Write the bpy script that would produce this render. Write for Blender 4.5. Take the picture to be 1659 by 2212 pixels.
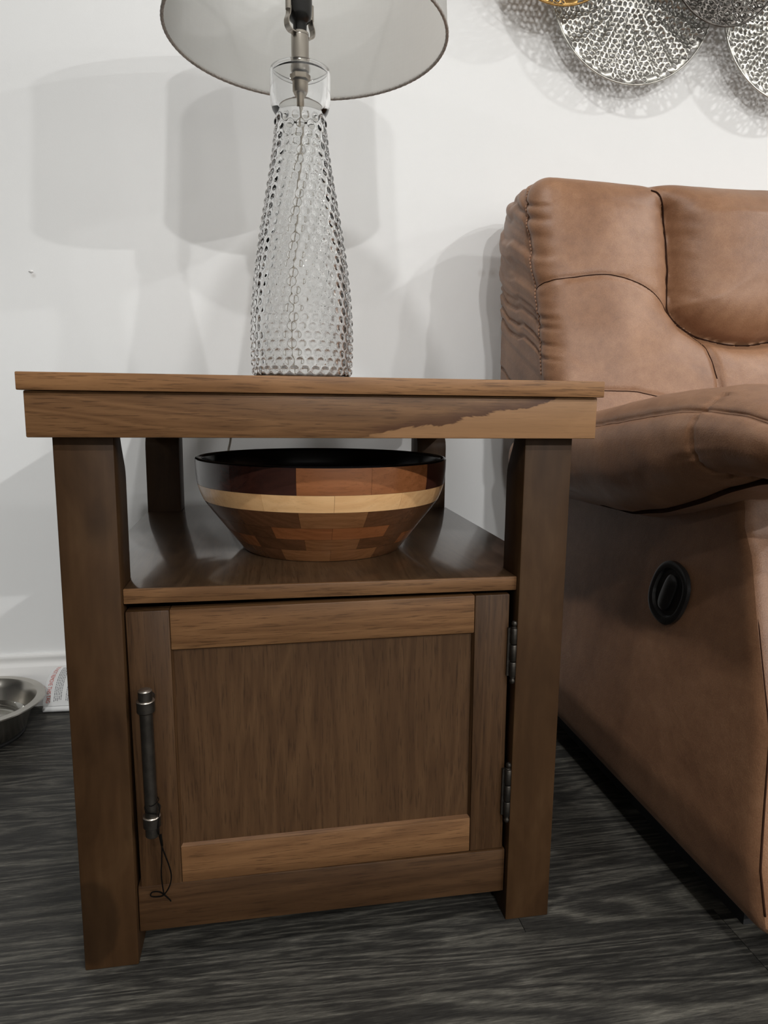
import bpy, bmesh, math, random
import numpy as np
from mathutils import Vector, Matrix

scene = bpy.context.scene
for o in list(bpy.data.objects):
    bpy.data.objects.remove(o, do_unlink=True)
C = scene.collection
rng = np.random.RandomState(7)
random.seed(7)
PI = math.pi

# ------------------------------------------------------------------ camera
cam_d = bpy.data.cameras.new('camera')
cam_d.sensor_fit = 'VERTICAL'
cam_d.sensor_height = 36.0
cam_d.lens = 1495.7 / 2212 * 36.0
cam_d.clip_start = 0.01
cam = bpy.data.objects.new('camera', cam_d)
C.objects.link(cam)
_r = Vector((0.98530707, -0.17045327, 0.01075419))
_u = Vector((0.0157325, 0.15328013, 0.98805753))
_f = Vector((0.17006604, 0.97337089, -0.15370965))
cam.matrix_world = Matrix(((_r.x, _u.x, -_f.x, -0.0631063),
                           (_r.y, _u.y, -_f.y, -0.6798719),
                           (_r.z, _u.z, -_f.z, 0.5851527),
                           (0, 0, 0, 1)))
scene.camera = cam

# ------------------------------------------------------------------ exposure / world
vs = scene.view_settings
vs.view_transform = 'Standard'
vs.look = 'None'
vs.gamma = 1.0
vs.use_curve_mapping = False
vs.exposure = 0.13
world = bpy.data.worlds.new('world')
scene.world = world
world.use_nodes = True
world.node_tree.nodes['Background'].inputs[0].default_value = (0.5, 0.5, 0.5, 1)
world.node_tree.nodes['Background'].inputs[1].default_value = 0.0

CEIL = 2.44
WALL = 0.695
# recessed ceiling downlights: x, y, watts
DOWNLIGHTS = [(-0.09, -0.34, 12.0), (0.05, -2.45, 24.0), (2.5, -2.45, 34.0), (2.4, -0.34, 26.0),
              (4.9, -2.45, 30.0), (2.5, -4.0, 108.0), (4.9, -4.0, 55.0), (0.40, -4.0, 105.0), (-2.4, -2.45, 11.0)]
for i, (lx, ly, w) in enumerate(DOWNLIGHTS):
    ld = bpy.data.lights.new('downlight_lamp', 'AREA')
    ld.shape = 'DISK'
    ld.size = 0.11
    ld.energy = w
    ld.color = (1.0, 0.985, 0.965)
    lo = bpy.data.objects.new('downlight_lamp', ld)
    lo.location = (lx, ly, CEIL - 0.012)
    C.objects.link(lo)

# ------------------------------------------------------------------ node helpers
def nodes_of(name):
    m = bpy.data.materials.new(name)
    m.use_nodes = True
    nt = m.node_tree
    b = nt.nodes['Principled BSDF']
    return m, nt, b

def N(nt, typ, **kw):
    n = nt.nodes.new(typ)
    for k, v in kw.items():
        if k.startswith('i_'):
            key = k[2:]
            n.inputs[int(key) if key.isdigit() else key.replace('_', ' ')].default_value = v
        else:
            setattr(n, k, v)
    return n

def ramp(nt, fac, stops):
    r = nt.nodes.new('ShaderNodeValToRGB')
    while len(r.color_ramp.elements) > 1:
        r.color_ramp.elements.remove(r.color_ramp.elements[-1])
    r.color_ramp.elements[0].position = stops[0][0]
    r.color_ramp.elements[0].color = (*stops[0][1], 1)
    for p, c in stops[1:]:
        e = r.color_ramp.elements.new(p)
        e.color = (*c, 1)
    nt.links.new(fac, r.inputs[0])
    return r.outputs[0]

def mixc(nt, fac, a, b, mode='MIX'):
    m = nt.nodes.new('ShaderNodeMix')
    m.data_type = 'RGBA'
    m.blend_type = mode
    for sock, v in ((m.inputs[0], fac), (m.inputs[6], a), (m.inputs[7], b)):
        if isinstance(v, bpy.types.NodeSocket):
            nt.links.new(v, sock)
        elif isinstance(v, (int, float)):
            sock.default_value = v
        else:
            sock.default_value = (*v, 1)
    return m.outputs[2]

def math_(nt, op, a, b=None, c=None, clamp=False):
    m = nt.nodes.new('ShaderNodeMath')
    m.operation = op
    m.use_clamp = clamp
    for i, v in enumerate((a, b, c)):
        if v is None:
            continue
        if isinstance(v, bpy.types.NodeSocket):
            nt.links.new(v, m.inputs[i])
        else:
            m.inputs[i].default_value = v
    return m.outputs[0]

def coords(nt, scale=(1, 1, 1), loc=(0, 0, 0), per_object=0.0, kind='Object'):
    tc = nt.nodes.new('ShaderNodeTexCoord')
    mp = nt.nodes.new('ShaderNodeMapping')
    mp.inputs['Scale'].default_value = scale
    mp.inputs['Location'].default_value = loc
    src = tc.outputs[kind]
    if per_object:
        oi = nt.nodes.new('ShaderNodeObjectInfo')
        vm = nt.nodes.new('ShaderNodeVectorMath')
        vm.operation = 'SCALE'
        vm.inputs[0].default_value = (per_object, per_object * 1.7, per_object * 0.6)
        nt.links.new(oi.outputs['Random'], vm.inputs['Scale'])
        ad = nt.nodes.new('ShaderNodeVectorMath')
        ad.operation = 'ADD'
        nt.links.new(src, ad.inputs[0])
        nt.links.new(vm.outputs[0], ad.inputs[1])
        src = ad.outputs[0]
    nt.links.new(src, mp.inputs['Vector'])
    return mp.outputs[0]

def noise(nt, vec, scale=5, detail=4, rough=0.5, dist=0.0):
    n = nt.nodes.new('ShaderNodeTexNoise')
    nt.links.new(vec, n.inputs['Vector'])
    n.inputs['Scale'].default_value = scale
    n.inputs['Detail'].default_value = detail
    n.inputs['Roughness'].default_value = rough
    n.inputs['Distortion'].default_value = dist
    return n.outputs['Fac']

def bump(nt, b, height, strength=0.2, dist=0.001):
    bn = nt.nodes.new('ShaderNodeBump')
    bn.inputs['Strength'].default_value = strength
    bn.inputs['Distance'].default_value = dist
    nt.links.new(height, bn.inputs['Height'])
    nt.links.new(bn.outputs[0], b.inputs['Normal'])

def plain(name, col, rough=0.5, metal=0.0, spec=0.5, var=0.0, vscale=40, bumpy=0.0, bscale=300):
    m, nt, b = nodes_of(name)
    b.inputs['Roughness'].default_value = rough
    b.inputs['Metallic'].default_value = metal
    b.inputs['Specular IOR Level'].default_value = spec
    v = coords(nt)
    f = noise(nt, v, vscale, 4)
    lo = tuple(c * (1 - var) for c in col)
    hi = tuple(min(1, c * (1 + var)) for c in col)
    nt.links.new(ramp(nt, f, [(0.3, lo), (0.7, hi)]), b.inputs['Base Color'])
    if bumpy:
        bump(nt, b, noise(nt, v, bscale, 3), bumpy, 0.001)
    return m

def wood(name, axis, dark, mid, light, rough=0.42, per_object=0.0, fig=1.0, seed=0.0, grey=0.0, pores=0.55, bump_s=0.12, spec=0.22):
    m, nt, b = nodes_of(name)
    st = {'x': (0.075, 1, 1), 'y': (1, 0.075, 1), 'z': (1, 1, 0.075)}[axis]
    v = coords(nt, st, (seed, seed * 1.3, seed * 0.7), per_object)
    big = noise(nt, v, 14 * fig, 3, 0.55, 1.2)
    bands = nt.nodes.new('ShaderNodeMath')
    bands.operation = 'MULTIPLY'
    nt.links.new(big, bands.inputs[0])
    bands.inputs[1].default_value = 9.0
    fr = math_(nt, 'FRACT', bands.outputs[0])
    tri = math_(nt, 'ABSOLUTE', math_(nt, 'SUBTRACT', fr, 0.5))
    fine = noise(nt, v, 160, 4, 0.6, 0.2)
    broad = noise(nt, v, 6, 2, 0.5, 0.3)
    fac = math_(nt, 'ADD', math_(nt, 'MULTIPLY', tri, 0.55), math_(nt, 'MULTIPLY', fine, 0.40))
    fac = math_(nt, 'ADD', fac, 0.03)
    fac = math_(nt, 'ADD', math_(nt, 'MULTIPLY', fac, 0.6), math_(nt, 'MULTIPLY', broad, 0.5))
    col = ramp(nt, fac, [(0.28, dark), (0.5, mid), (0.74, light)])
    st2 = {'x': (0.045, 1, 1), 'y': (1, 0.045, 1), 'z': (1, 1, 0.045)}[axis]
    v2 = coords(nt, st2, (seed * 2, seed, seed), per_object)
    pn = noise(nt, v2, 640, 3, 0.65)
    pore = ramp(nt, pn, [(0.37, (0, 0, 0)), (0.45, (1, 1, 1))])
    col = mixc(nt, math_(nt, 'MULTIPLY', math_(nt, 'SUBTRACT', 1.0, pore), pores), col,
               tuple(c * 0.55 for c in dark))
    nt.links.new(col, b.inputs['Base Color'])
    b.inputs['Roughness'].default_value = rough
    b.inputs['Specular IOR Level'].default_value = spec
    bump(nt, b, pn, bump_s, 0.0006)
    m['col_socket'] = 1
    return m

# ------------------------------------------------------------------ materials
M = {}
# wall paint: off white, faint roller texture, two smudges beside the recliner
m, nt, b = nodes_of('wall_paint')
v = coords(nt)
f = noise(nt, v, 3, 3)
base = ramp(nt, f, [(0.3, (0.785, 0.795, 0.795)), (0.7, (0.815, 0.825, 0.825))])
sm = noise(nt, v, 55, 3, 0.6)
fac = None
for sx, sz, rad in ((0.368, 0.844, 0.010), (0.392, 0.845, 0.012), (-0.463, 0.806, 0.006)):
    g = nt.nodes.new('ShaderNodeVectorMath'); g.operation = 'DISTANCE'
    nt.links.new(v, g.inputs[0]); g.inputs[1].default_value = (sx, WALL, sz)
    d = math_(nt, 'SUBTRACT', 1.0, math_(nt, 'DIVIDE', g.outputs['Value'], rad), clamp=True)
    fac = d if fac is None else math_(nt, 'MAXIMUM', fac, d)
base = mixc(nt, math_(nt, 'MULTIPLY', math_(nt, 'MULTIPLY', fac, sm), 0.7), base, (0.42, 0.38, 0.34))
nt.links.new(base, b.inputs['Base Color'])
b.inputs['Roughness'].default_value = 0.62
b.inputs['Specular IOR Level'].default_value = 0.3
bump(nt, b, noise(nt, v, 420, 2), 0.06, 0.001)
M['wall'] = m
M['ceiling'] = plain('ceiling_paint', (0.82, 0.82, 0.80), 0.8, var=0.01)
M['far_wall'] = plain('far_wall_paint', (0.10, 0.10, 0.105), 0.8, var=0.01)
M['trim_paint'] = plain('trim_paint', (0.80, 0.80, 0.79), 0.35, var=0.01)
# floor: charcoal vinyl planks with brushed grain along x
m, nt, b = nodes_of('charcoal_plank')
v = coords(nt, (0.10, 1, 1), (0, 0, 0), 7.0)
n1 = noise(nt, v, 9, 3, 0.55, 1.6)
fr = math_(nt, 'FRACT', math_(nt, 'MULTIPLY', n1, 11.0))
ring = math_(nt, 'ABSOLUTE', math_(nt, 'SUBTRACT', fr, 0.5))
v2 = coords(nt, (0.075, 1, 1), (2, 1, 0), 5.0)
n2 = noise(nt, v2, 520, 5, 0.75, 0.15)
n3 = noise(nt, v, 24, 3, 0.6)
fac = math_(nt, 'ADD', math_(nt, 'MULTIPLY', ring, 0.45), math_(nt, 'ADD', math_(nt, 'MULTIPLY', n2, 0.75), math_(nt, 'MULTIPLY', n3, 0.25)))
col = ramp(nt, fac, [(0.40, (0.008, 0.0078, 0.0070)), (0.58, (0.026, 0.0247, 0.0215)), (0.74, (0.075, 0.071, 0.060)), (0.90, (0.17, 0.160, 0.135))])
nt.links.new(col, b.inputs['Base Color'])
b.inputs['Roughness'].default_value = 0.55
b.inputs['Specular IOR Level'].default_value = 0.35
bump(nt, b, fac, 0.35, 0.0012)
M['plank'] = m
M['joint'] = plain('floor_joint', (0.006, 0.006, 0.006), 0.8)

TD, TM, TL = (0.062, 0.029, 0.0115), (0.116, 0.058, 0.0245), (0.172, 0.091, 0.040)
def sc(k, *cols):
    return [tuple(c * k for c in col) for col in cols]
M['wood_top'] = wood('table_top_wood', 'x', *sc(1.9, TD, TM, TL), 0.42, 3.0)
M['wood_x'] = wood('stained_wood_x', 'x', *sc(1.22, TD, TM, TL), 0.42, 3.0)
M['wood_shaded_x'] = wood('stained_wood_shaded_x', 'x', *sc(0.50, TD, TM, TL), 0.45, 3.0)  # bottom rail copy of the x-grain wood, shade darkened into its colour
M['wood_y'] = wood('stained_wood_y', 'y', (0.042, 0.023, 0.0115), (0.072, 0.042, 0.022), (0.104, 0.063, 0.034), 0.30, 3.0, bump_s=0.05)
for k_ in ('wood_y',):
    M[k_].node_tree.nodes['Principled BSDF'].inputs['Coat Weight'].default_value = 0.7
    M[k_].node_tree.nodes['Principled BSDF'].inputs['Coat Roughness'].default_value = 0.09
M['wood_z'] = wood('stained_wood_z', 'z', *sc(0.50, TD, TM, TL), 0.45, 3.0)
# legs: smoother, blotchy stain
m, nt, b = nodes_of('stained_leg_wood')
v = coords(nt, (1, 1, 0.35), (0, 0, 0), 4.0)
n1 = noise(nt, v, 22, 5, 0.6, 0.8)
n2 = noise(nt, coords(nt, (1, 1, 0.1), (3, 1, 0), 2.0), 120, 4, 0.6)
fac = math_(nt, 'ADD', math_(nt, 'MULTIPLY', n1, 0.7), math_(nt, 'MULTIPLY', n2, 0.3))
col = ramp(nt, fac, [(0.3, (0.026, 0.0120, 0.0044)), (0.52, (0.045, 0.0220, 0.0086)), (0.75, (0.067, 0.036, 0.0155))])
vor = N(nt, 'ShaderNodeTexVoronoi', i_Scale=13.0)
nt.links.new(coords(nt, (1, 1, 0.55), (0.4, 0.2, 0.1), 2.0), vor.inputs['Vector'])
knot = ramp(nt, vor.outputs['Distance'], [(0.0, (0.35,) * 3), (0.14, (0.7,) * 3), (0.2, (1, 1, 1))])
col = mixc(nt, 0.6, col, mixc(nt, 1.0, col, knot, 'MULTIPLY'))
nt.links.new(col, b.inputs['Base Color'])
b.inputs['Roughness'].default_value = 0.5
b.inputs['Specular IOR Level'].default_value = 0.16
bump(nt, b, n2, 0.08, 0.0006)
M['leg'] = m
m2 = m.copy(); m2.name = 'stained_leg_wood_with_blotch'
nt = m2.node_tree; b = nt.nodes['Principled BSDF']
src = b.inputs['Base Color'].links[0].from_socket
vv = coords(nt, (1, 1, 0.55), (0.017, 0.0, -0.030))
ln = nt.nodes.new('ShaderNodeVectorMath'); ln.operation = 'LENGTH'; nt.links.new(vv, ln.inputs[0])
wv = noise(nt, coords(nt), 60, 3)
dm = math_(nt, 'SUBTRACT', 1.0, math_(nt, 'MULTIPLY', math_(nt, 'SUBTRACT', math_(nt, 'ADD', ln.outputs['Value'], math_(nt, 'MULTIPLY', wv, 0.008)), 0.028), 260.0), clamp=True)
nt.links.new(mixc(nt, math_(nt, 'MULTIPLY', dm, 0.45), src, (0.012, 0.0065, 0.003)), b.inputs['Base Color'])
M['leg_blotch'] = m2
# apron front: long grain plus a pale figured patch edged by a dark streak at its right end
m = wood('figured_apron_wood', 'x', *sc(1.28, TD, TM, TL), 0.42, 0.0, seed=1.7)
nt = m.node_tree
b = nt.nodes['Principled BSDF']
src = b.inputs['Base Color'].links[0].from_socket
tc = nt.nodes.new('ShaderNodeTexCoord')
sp = nt.nodes.new('ShaderNodeSeparateXYZ')
nt.links.new(tc.outputs['Object'], sp.inputs[0])
wob = noise(nt, coords(nt, (0.35, 1, 1), (5, 2, 1)), 42, 4, 0.6, 1.0)
line = math_(nt, 'ADD', math_(nt, 'MULTIPLY', sp.outputs['X'], 0.205), 0.5450)
line = math_(nt, 'ADD', line, math_(nt, 'MULTIPLY', math_(nt, 'SUBTRACT', wob, 0.5), 0.022))
s = math_(nt, 'SUBTRACT', sp.outputs['Z'], line)          # >0 above the line
below = math_(nt, 'SUBTRACT', 1.0, math_(nt, 'MULTIPLY', math_(nt, 'ADD', s, 0.0006), 900.0), clamp=True)
above = math_(nt, 'MULTIPLY', math_(nt, 'SUBTRACT', 1.0, below),
              math_(nt, 'SUBTRACT', 1.0, math_(nt, 'MULTIPLY', s, 75.0), clamp=True), clamp=True)
xgate = math_(nt, 'MULTIPLY', math_(nt, 'SUBTRACT', sp.outputs['X'], 0.02), 30.0, clamp=True)
col = mixc(nt, math_(nt, 'MULTIPLY', above, xgate), src, (0.075, 0.033, 0.016))
lt = mixc(nt, 0.5, src, (0.42, 0.235, 0.115))
col = mixc(nt, math_(nt, 'MULTIPLY', below, math_(nt, 'MULTIPLY', xgate, 0.9)), col, lt)
nt.links.new(col, b.inputs['Base Color'])
M['apron'] = m
M['inside'] = plain('cabinet_inside', (0.03, 0.018, 0.01), 0.8, var=0.1)
M['dark_metal'] = plain('aged_pewter', (0.055, 0.049, 0.042), 0.42, 0.9, var=0.25, vscale=120, bumpy=0.08, bscale=500)
M['pale_metal'] = plain('pale_pewter_edge', (0.45, 0.41, 0.36), 0.32, 1.0, var=0.2, vscale=300)  # paler pewter on the upper collar edges and top end cap
M['nickel'] = plain('brushed_nickel', (0.45, 0.415, 0.37), 0.24, 1.0, var=0.04)
M['black_plastic'] = plain('black_plastic', (0.012, 0.012, 0.012), 0.25, var=0.1)
M['brass'] = plain('lamp_thread_rod', (0.35, 0.30, 0.24), 0.4, 1.0, var=0.1)
M['cord'] = plain('clear_lamp_cord', (0.42, 0.38, 0.32), 0.4, 0.0, var=0.1)
m, nt, b = nodes_of('clear_glass')
b.inputs['Base Color'].default_value = (0.985, 0.99, 0.99, 1)
b.inputs['Transmission Weight'].default_value = 1.0
b.inputs['Roughness'].default_value = 0.0
b.inputs['IOR'].default_value = 1.48
M['glass'] = m
# shade: white linen with a fine weave
m, nt, b = nodes_of('shade_fabric')
v = coords(nt, (1, 1, 1))
w1 = noise(nt, coords(nt, (1, 1, 0.05)), 600, 2)
w2 = noise(nt, coords(nt, (0.05, 0.05, 1)), 600, 2)
wv = math_(nt, 'MULTIPLY', math_(nt, 'ADD', w1, w2), 0.5)
nt.links.new(ramp(nt, wv, [(0.3, (0.78, 0.78, 0.77)), (0.7, (0.88, 0.88, 0.87))]), b.inputs['Base Color'])
b.inputs['Roughness'].default_value = 0.9
b.inputs['Specular IOR Level'].default_value = 0.1
tr = nt.nodes.new('ShaderNodeBsdfTranslucent')
tr.inputs[0].default_value = (0.90, 0.90, 0.885, 1)
mx = nt.nodes.new('ShaderNodeMixShader')
mx.inputs[0].default_value = 0.76
nt.links.new(b.outputs[0], mx.inputs[1]); nt.links.new(tr.outputs[0], mx.inputs[2])
nt.links.new(mx.outputs[0], nt.nodes['Material Output'].inputs['Surface'])
M['shade'] = m
M['shade_trim'] = plain('shade_trim_cord', (0.40, 0.375, 0.35), 0.8, var=0.3, vscale=300)
M['black_lacquer'] = plain('black_lacquer', (0.006, 0.006, 0.007), 0.18, var=0.1)
M['maple'] = wood('bowl_maple', 'x', (0.66, 0.37, 0.165), (0.74, 0.45, 0.215), (0.82, 0.53, 0.27), 0.24, 5.0, pores=0.15, bump_s=0.02, spec=0.5)
M['cherry'] = wood('bowl_cherry', 'x', (0.18, 0.062, 0.021), (0.25, 0.090, 0.032), (0.31, 0.120, 0.046), 0.22, 5.0, pores=0.3, bump_s=0.02, spec=0.5)
M['walnut'] = wood('bowl_walnut', 'x', (0.070, 0.029, 0.012), (0.105, 0.044, 0.019), (0.140, 0.061, 0.028), 0.22, 5.0, pores=0.3, bump_s=0.02, spec=0.5)
M['purple'] = wood('bowl_dark_heart', 'x', (0.030, 0.010, 0.007), (0.045, 0.015, 0.010), (0.06, 0.021, 0.013), 0.22, 5.0, pores=0.2, bump_s=0.02, spec=0.5)
M['chestnut'] = wood('bowl_chestnut', 'x', (0.14, 0.057, 0.021), (0.19, 0.082, 0.032), (0.25, 0.115, 0.047), 0.22, 5.0, pores=0.3, fig=1.6, bump_s=0.02, spec=0.5)
# recliner hide
m, nt, b = nodes_of('brown_suede_leather')
v = coords(nt)
n1 = noise(nt, v, 7, 4, 0.6, 0.5)
n2 = noise(nt, v, 60, 4, 0.65)
n3 = noise(nt, v, 700, 3, 0.6)
fac = math_(nt, 'ADD', math_(nt, 'MULTIPLY', n1, 0.55), math_(nt, 'ADD', math_(nt, 'MULTIPLY', n2, 0.25), math_(nt, 'MULTIPLY', n3, 0.34)))
col = ramp(nt, fac, [(0.37, (0.150, 0.068, 0.033)), (0.565, (0.240, 0.119, 0.061)), (0.765, (0.350, 0.189, 0.103))])
nt.links.new(col, b.inputs['Base Color'])
b.inputs['Roughness'].default_value = 0.43
b.inputs['Specular IOR Level'].default_value = 0.46
b.inputs['Sheen Weight'].default_value = 0.04
b.inputs['Sheen Roughness'].default_value = 0.5
hgt = math_(nt, 'ADD', math_(nt, 'MULTIPLY', n3, 0.6), math_(nt, 'MULTIPLY', n2, 0.8))
bump(nt, b, hgt, 0.32, 0.0016)
M['leather'] = m
M['stitch'] = plain('tan_stitching', (0.38, 0.205, 0.12), 0.7, var=0.2, vscale=200)
M['piping'] = plain('dark_welt', (0.030, 0.013, 0.008), 0.9, spec=0.05, var=0.2)
M['base_black'] = plain('black_base', (0.008, 0.008, 0.009), 0.8)
M['steel'] = plain('stainless_steel', (0.48, 0.46, 0.42), 0.24, 1.0, var=0.06, vscale=20)
M['rubber'] = plain('black_rubber', (0.01, 0.01, 0.01), 0.7)
m, nt, b = nodes_of('water')
b.inputs['Base Color'].default_value = (0.97, 0.98, 0.97, 1)
b.inputs['Transmission Weight'].default_value = 1.0
b.inputs['Roughness'].default_value = 0.0
b.inputs['IOR'].default_value = 1.33
M['water'] = m
M['paper'] = plain('tag_paper', (0.72, 0.73, 0.73), 0.8, var=0.02)
M['red_ink'] = plain('red_ink', (0.55, 0.075, 0.045), 0.8)
M['grey_ink'] = plain('grey_ink', (0.26, 0.26, 0.27), 0.8)
M['thread'] = plain('black_thread', (0.004, 0.0035, 0.003), 0.95, spec=0.03)
M['silver'] = plain('hammered_silver', (0.50, 0.49, 0.455), 0.36, 1.0, var=0.25, vscale=60, bumpy=0.18, bscale=220)
M['gold'] = plain('hammered_gold', (0.42, 0.26, 0.095), 0.35, 1.0, var=0.25, vscale=60, bumpy=0.4, bscale=220)
M['blackmetal'] = plain('dark_bronze', (0.12, 0.11, 0.10), 0.4, 1.0, var=0.3, vscale=60, bumpy=0.4, bscale=220)
m, nt, b = nodes_of('lamp_lens')
b.inputs['Emission Color'].default_value = (1.0, 0.955, 0.89, 1)
b.inputs['Emission Strength'].default_value = 6.0
M['lens'] = m
M['bulb'] = plain('frosted_bulb', (0.8, 0.8, 0.78), 0.35, var=0.01)

# ------------------------------------------------------------------ mesh helpers
def mesh_from(name, V, F, mat, smooth=False, recalc=True):
    me = bpy.data.meshes.new(name)
    me.from_pydata([tuple(map(float, p)) for p in V], [], [tuple(map(int, f)) for f in F])
    if recalc:
        bm = bmesh.new(); bm.from_mesh(me)
        bmesh.ops.recalc_face_normals(bm, faces=bm.faces)
        bm.to_mesh(me); bm.free()
    me.materials.append(mat)
    if smooth is True:
        me.polygons.foreach_set('use_smooth', [True] * len(me.polygons))
    elif smooth:
        me.polygons.foreach_set('use_smooth', [True] * len(me.polygons))
        me.set_sharp_from_angle(angle=math.radians(smooth))
    me.update()
    return me

def root(name, loc, label, cat, group=None):
    o = bpy.data.objects.new(name, None)
    o.location = loc
    o.empty_display_size = 0.05
    C.objects.link(o)
    o['label'] = label; o['category'] = cat
    if group: o['group'] = group
    return o

ORIGIN = {}
def world_loc(o):
    l = Vector(o.location)
    while o.parent:
        o = o.parent; l += Vector(o.location)
    return l

def part(name, VF, mat, parent=None, smooth=False, origin=None, label=None):
    """VF is in world coordinates; the object's origin sits at its parent's root (or at origin)."""
    V, F = VF[0], VF[1]
    pl = world_loc(parent) if parent else Vector((0, 0, 0))
    og = Vector(origin) if origin is not None else pl
    V = np.asarray(V, float) - np.array(og)
    o = bpy.data.objects.new(name, mesh_from(name, V, F, mat, smooth))
    C.objects.link(o)
    if parent: o.parent = parent
    o.location = og - pl
    if label: o['label'] = label
    return o

def structure(o):
    o['kind'] = 'structure'
    return o

def tag(o, label, cat, group=None):
    o['label'] = label; o['category'] = cat
    if group: o['group'] = group
    return o

def box(x0, x1, y0, y1, z0, z1, bev=0.0, seg=2):
    bm = bmesh.new()
    bmesh.ops.create_cube(bm, size=1.0)
    for v in bm.verts:
        v.co = Vector((x0 + (v.co.x + .5) * (x1 - x0), y0 + (v.co.y + .5) * (y1 - y0), z0 + (v.co.z + .5) * (z1 - z0)))
    if bev:
        bmesh.ops.bevel(bm, geom=list(bm.edges), offset=bev, segments=seg, profile=0.5, affect='EDGES')
    bm.verts.index_update()
    V = [tuple(v.co) for v in bm.verts]
    F = [tuple(v.index for v in f.verts) for f in bm.faces]
    bm.free()
    return V, F

def join(*vfs):
    V, F = [], []
    for vf in vfs:
        o = len(V)
        V += [tuple(p) for p in vf[0]]
        F += [tuple(i + o for i in f) for f in vf[1]]
    return V, F

def lathe(prof, n, c, closed=False, cap=False):
    V, F = [], []
    k = len(prof)
    for (r, z) in prof:
        for i in range(n):
            a = 2 * PI * i / n
            V.append((c[0] + r * math.cos(a), c[1] + r * math.sin(a), c[2] + z))
    rows = k if closed else k - 1
    for j in range(rows):
        for i in range(n):
            a, b_ = j * n + i, j * n + (i + 1) % n
            j2 = (j + 1) % k
            F.append((a, b_, j2 * n + (i + 1) % n, j2 * n + i))
    if cap:
        F.append(tuple(range(n))); F.append(tuple(range((k - 1) * n, k * n)))
    return V, F

def tube(pts, r, n=8, cap=True):
    pts = [Vector(p) for p in pts]
    rr = r if hasattr(r, '__len__') else [r] * len(pts)
    V, F = [], []
    t0 = (pts[1] - pts[0]).normalized()
    up = Vector((0, 0, 1)) if abs(t0.z) < 0.9 else Vector((1, 0, 0))
    nrm = t0.cross(up).normalized()
    for i, p in enumerate(pts):
        t = (pts[min(i + 1, len(pts) - 1)] - pts[max(i - 1, 0)]).normalized()
        nrm = (nrm - t * nrm.dot(t)).normalized()
        bn = t.cross(nrm)
        for k in range(n):
            a = 2 * PI * k / n
            V.append(tuple(p + (nrm * math.cos(a) + bn * math.sin(a)) * rr[i]))
    for i in range(len(pts) - 1):
        for k in range(n):
            F.append((i * n + k, i * n + (k + 1) % n, (i + 1) * n + (k + 1) % n, (i + 1) * n + k))
    if cap:
        F.append(tuple(range(n))); F.append(tuple(range((len(pts) - 1) * n, len(pts) * n)))
    return V, F

def spline(pts, n=12):
    P = [Vector(p) for p in pts]
    out = []
    for i in range(len(P) - 1):
        p0, p1, p2, p3 = P[max(i - 1, 0)], P[i], P[i + 1], P[min(i + 2, len(P) - 1)]
        for k in range(n):
            t = k / n
            out.append(0.5 * ((2 * p1) + (p2 - p0) * t + (2 * p0 - 5 * p1 + 4 * p2 - p3) * t * t + (3 * p1 - p0 - 3 * p2 + p3) * t ** 3))
    out.append(P[-1])
    return out

def prism(outline, axis, a0, a1):
    """outline: list of 2D points; extruded along axis ('x': outline is (y,z); 'y': (x,z); 'z': (x,y))."""
    def mk(p, a):
        return {'x': (a, p[0], p[1]), 'y': (p[0], a, p[1]), 'z': (p[0], p[1], a)}[axis]
    n = len(outline)
    V = [mk(p, a0) for p in outline] + [mk(p, a1) for p in outline]
    F = [tuple(range(n)), tuple(range(n, 2 * n))] + [(i, (i + 1) % n, n + (i + 1) % n, n + i) for i in range(n)]
    return V, F

def bevel_vf(VF, w, seg=2, ang=30):
    bm = bmesh.new()
    vs_ = [bm.verts.new(p) for p in VF[0]]
    for f in VF[1]:
        try: bm.faces.new([vs_[i] for i in f])
        except ValueError: pass
    bmesh.ops.recalc_face_normals(bm, faces=bm.faces)
    ed = [e for e in bm.edges if len(e.link_faces) == 2 and e.calc_face_angle(0) > math.radians(ang)]
    bmesh.ops.bevel(bm, geom=ed, offset=w, segments=seg, profile=0.5, affect='EDGES')
    bm.verts.index_update()
    V = [tuple(v.co) for v in bm.verts]
    F = [tuple(v.index for v in f.verts) for f in bm.faces]
    bm.free()
    return V, F

def rounded_grid_box(x0, x1, y0, y1, z0, z1, r, step):
    """Grid-faced rounded box; returns points, outward normals, quads."""
    lo = np.array([x0, y0, z0]); hi = np.array([x1, y1, z1])
    pts, quads, key = [], [], {}
    def axis_pts(a):
        n = max(2, int(round((hi[a] - lo[a]) / step)))
        return np.linspace(lo[a], hi[a], n + 1)
    for a in range(3):
        u, w = (a + 1) % 3, (a + 2) % 3
        U, W = axis_pts(u), axis_pts(w)
        for val in (lo[a], hi[a]):
            idx = np.empty((len(U), len(W)), int)
            for i, uu in enumerate(U):
                for j, ww in enumerate(W):
                    p = [0, 0, 0]; p[a] = val; p[u] = uu; p[w] = ww
                    k = (round(p[0], 5), round(p[1], 5), round(p[2], 5))
                    if k not in key:
                        key[k] = len(pts); pts.append(p)
                    idx[i, j] = key[k]
            for i in range(len(U) - 1):
                for j in range(len(W) - 1):
                    quads.append((idx[i, j], idx[i + 1, j], idx[i + 1, j + 1], idx[i, j + 1]))
    P = np.array(pts, float)
    Q = np.clip(P, lo + r, hi - r)
    D = P - Q
    L = np.linalg.norm(D, axis=1, keepdims=True)
    Nn = D / np.maximum(L, 1e-9)
    return Q + r * Nn, Nn, np.array(quads)

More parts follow.
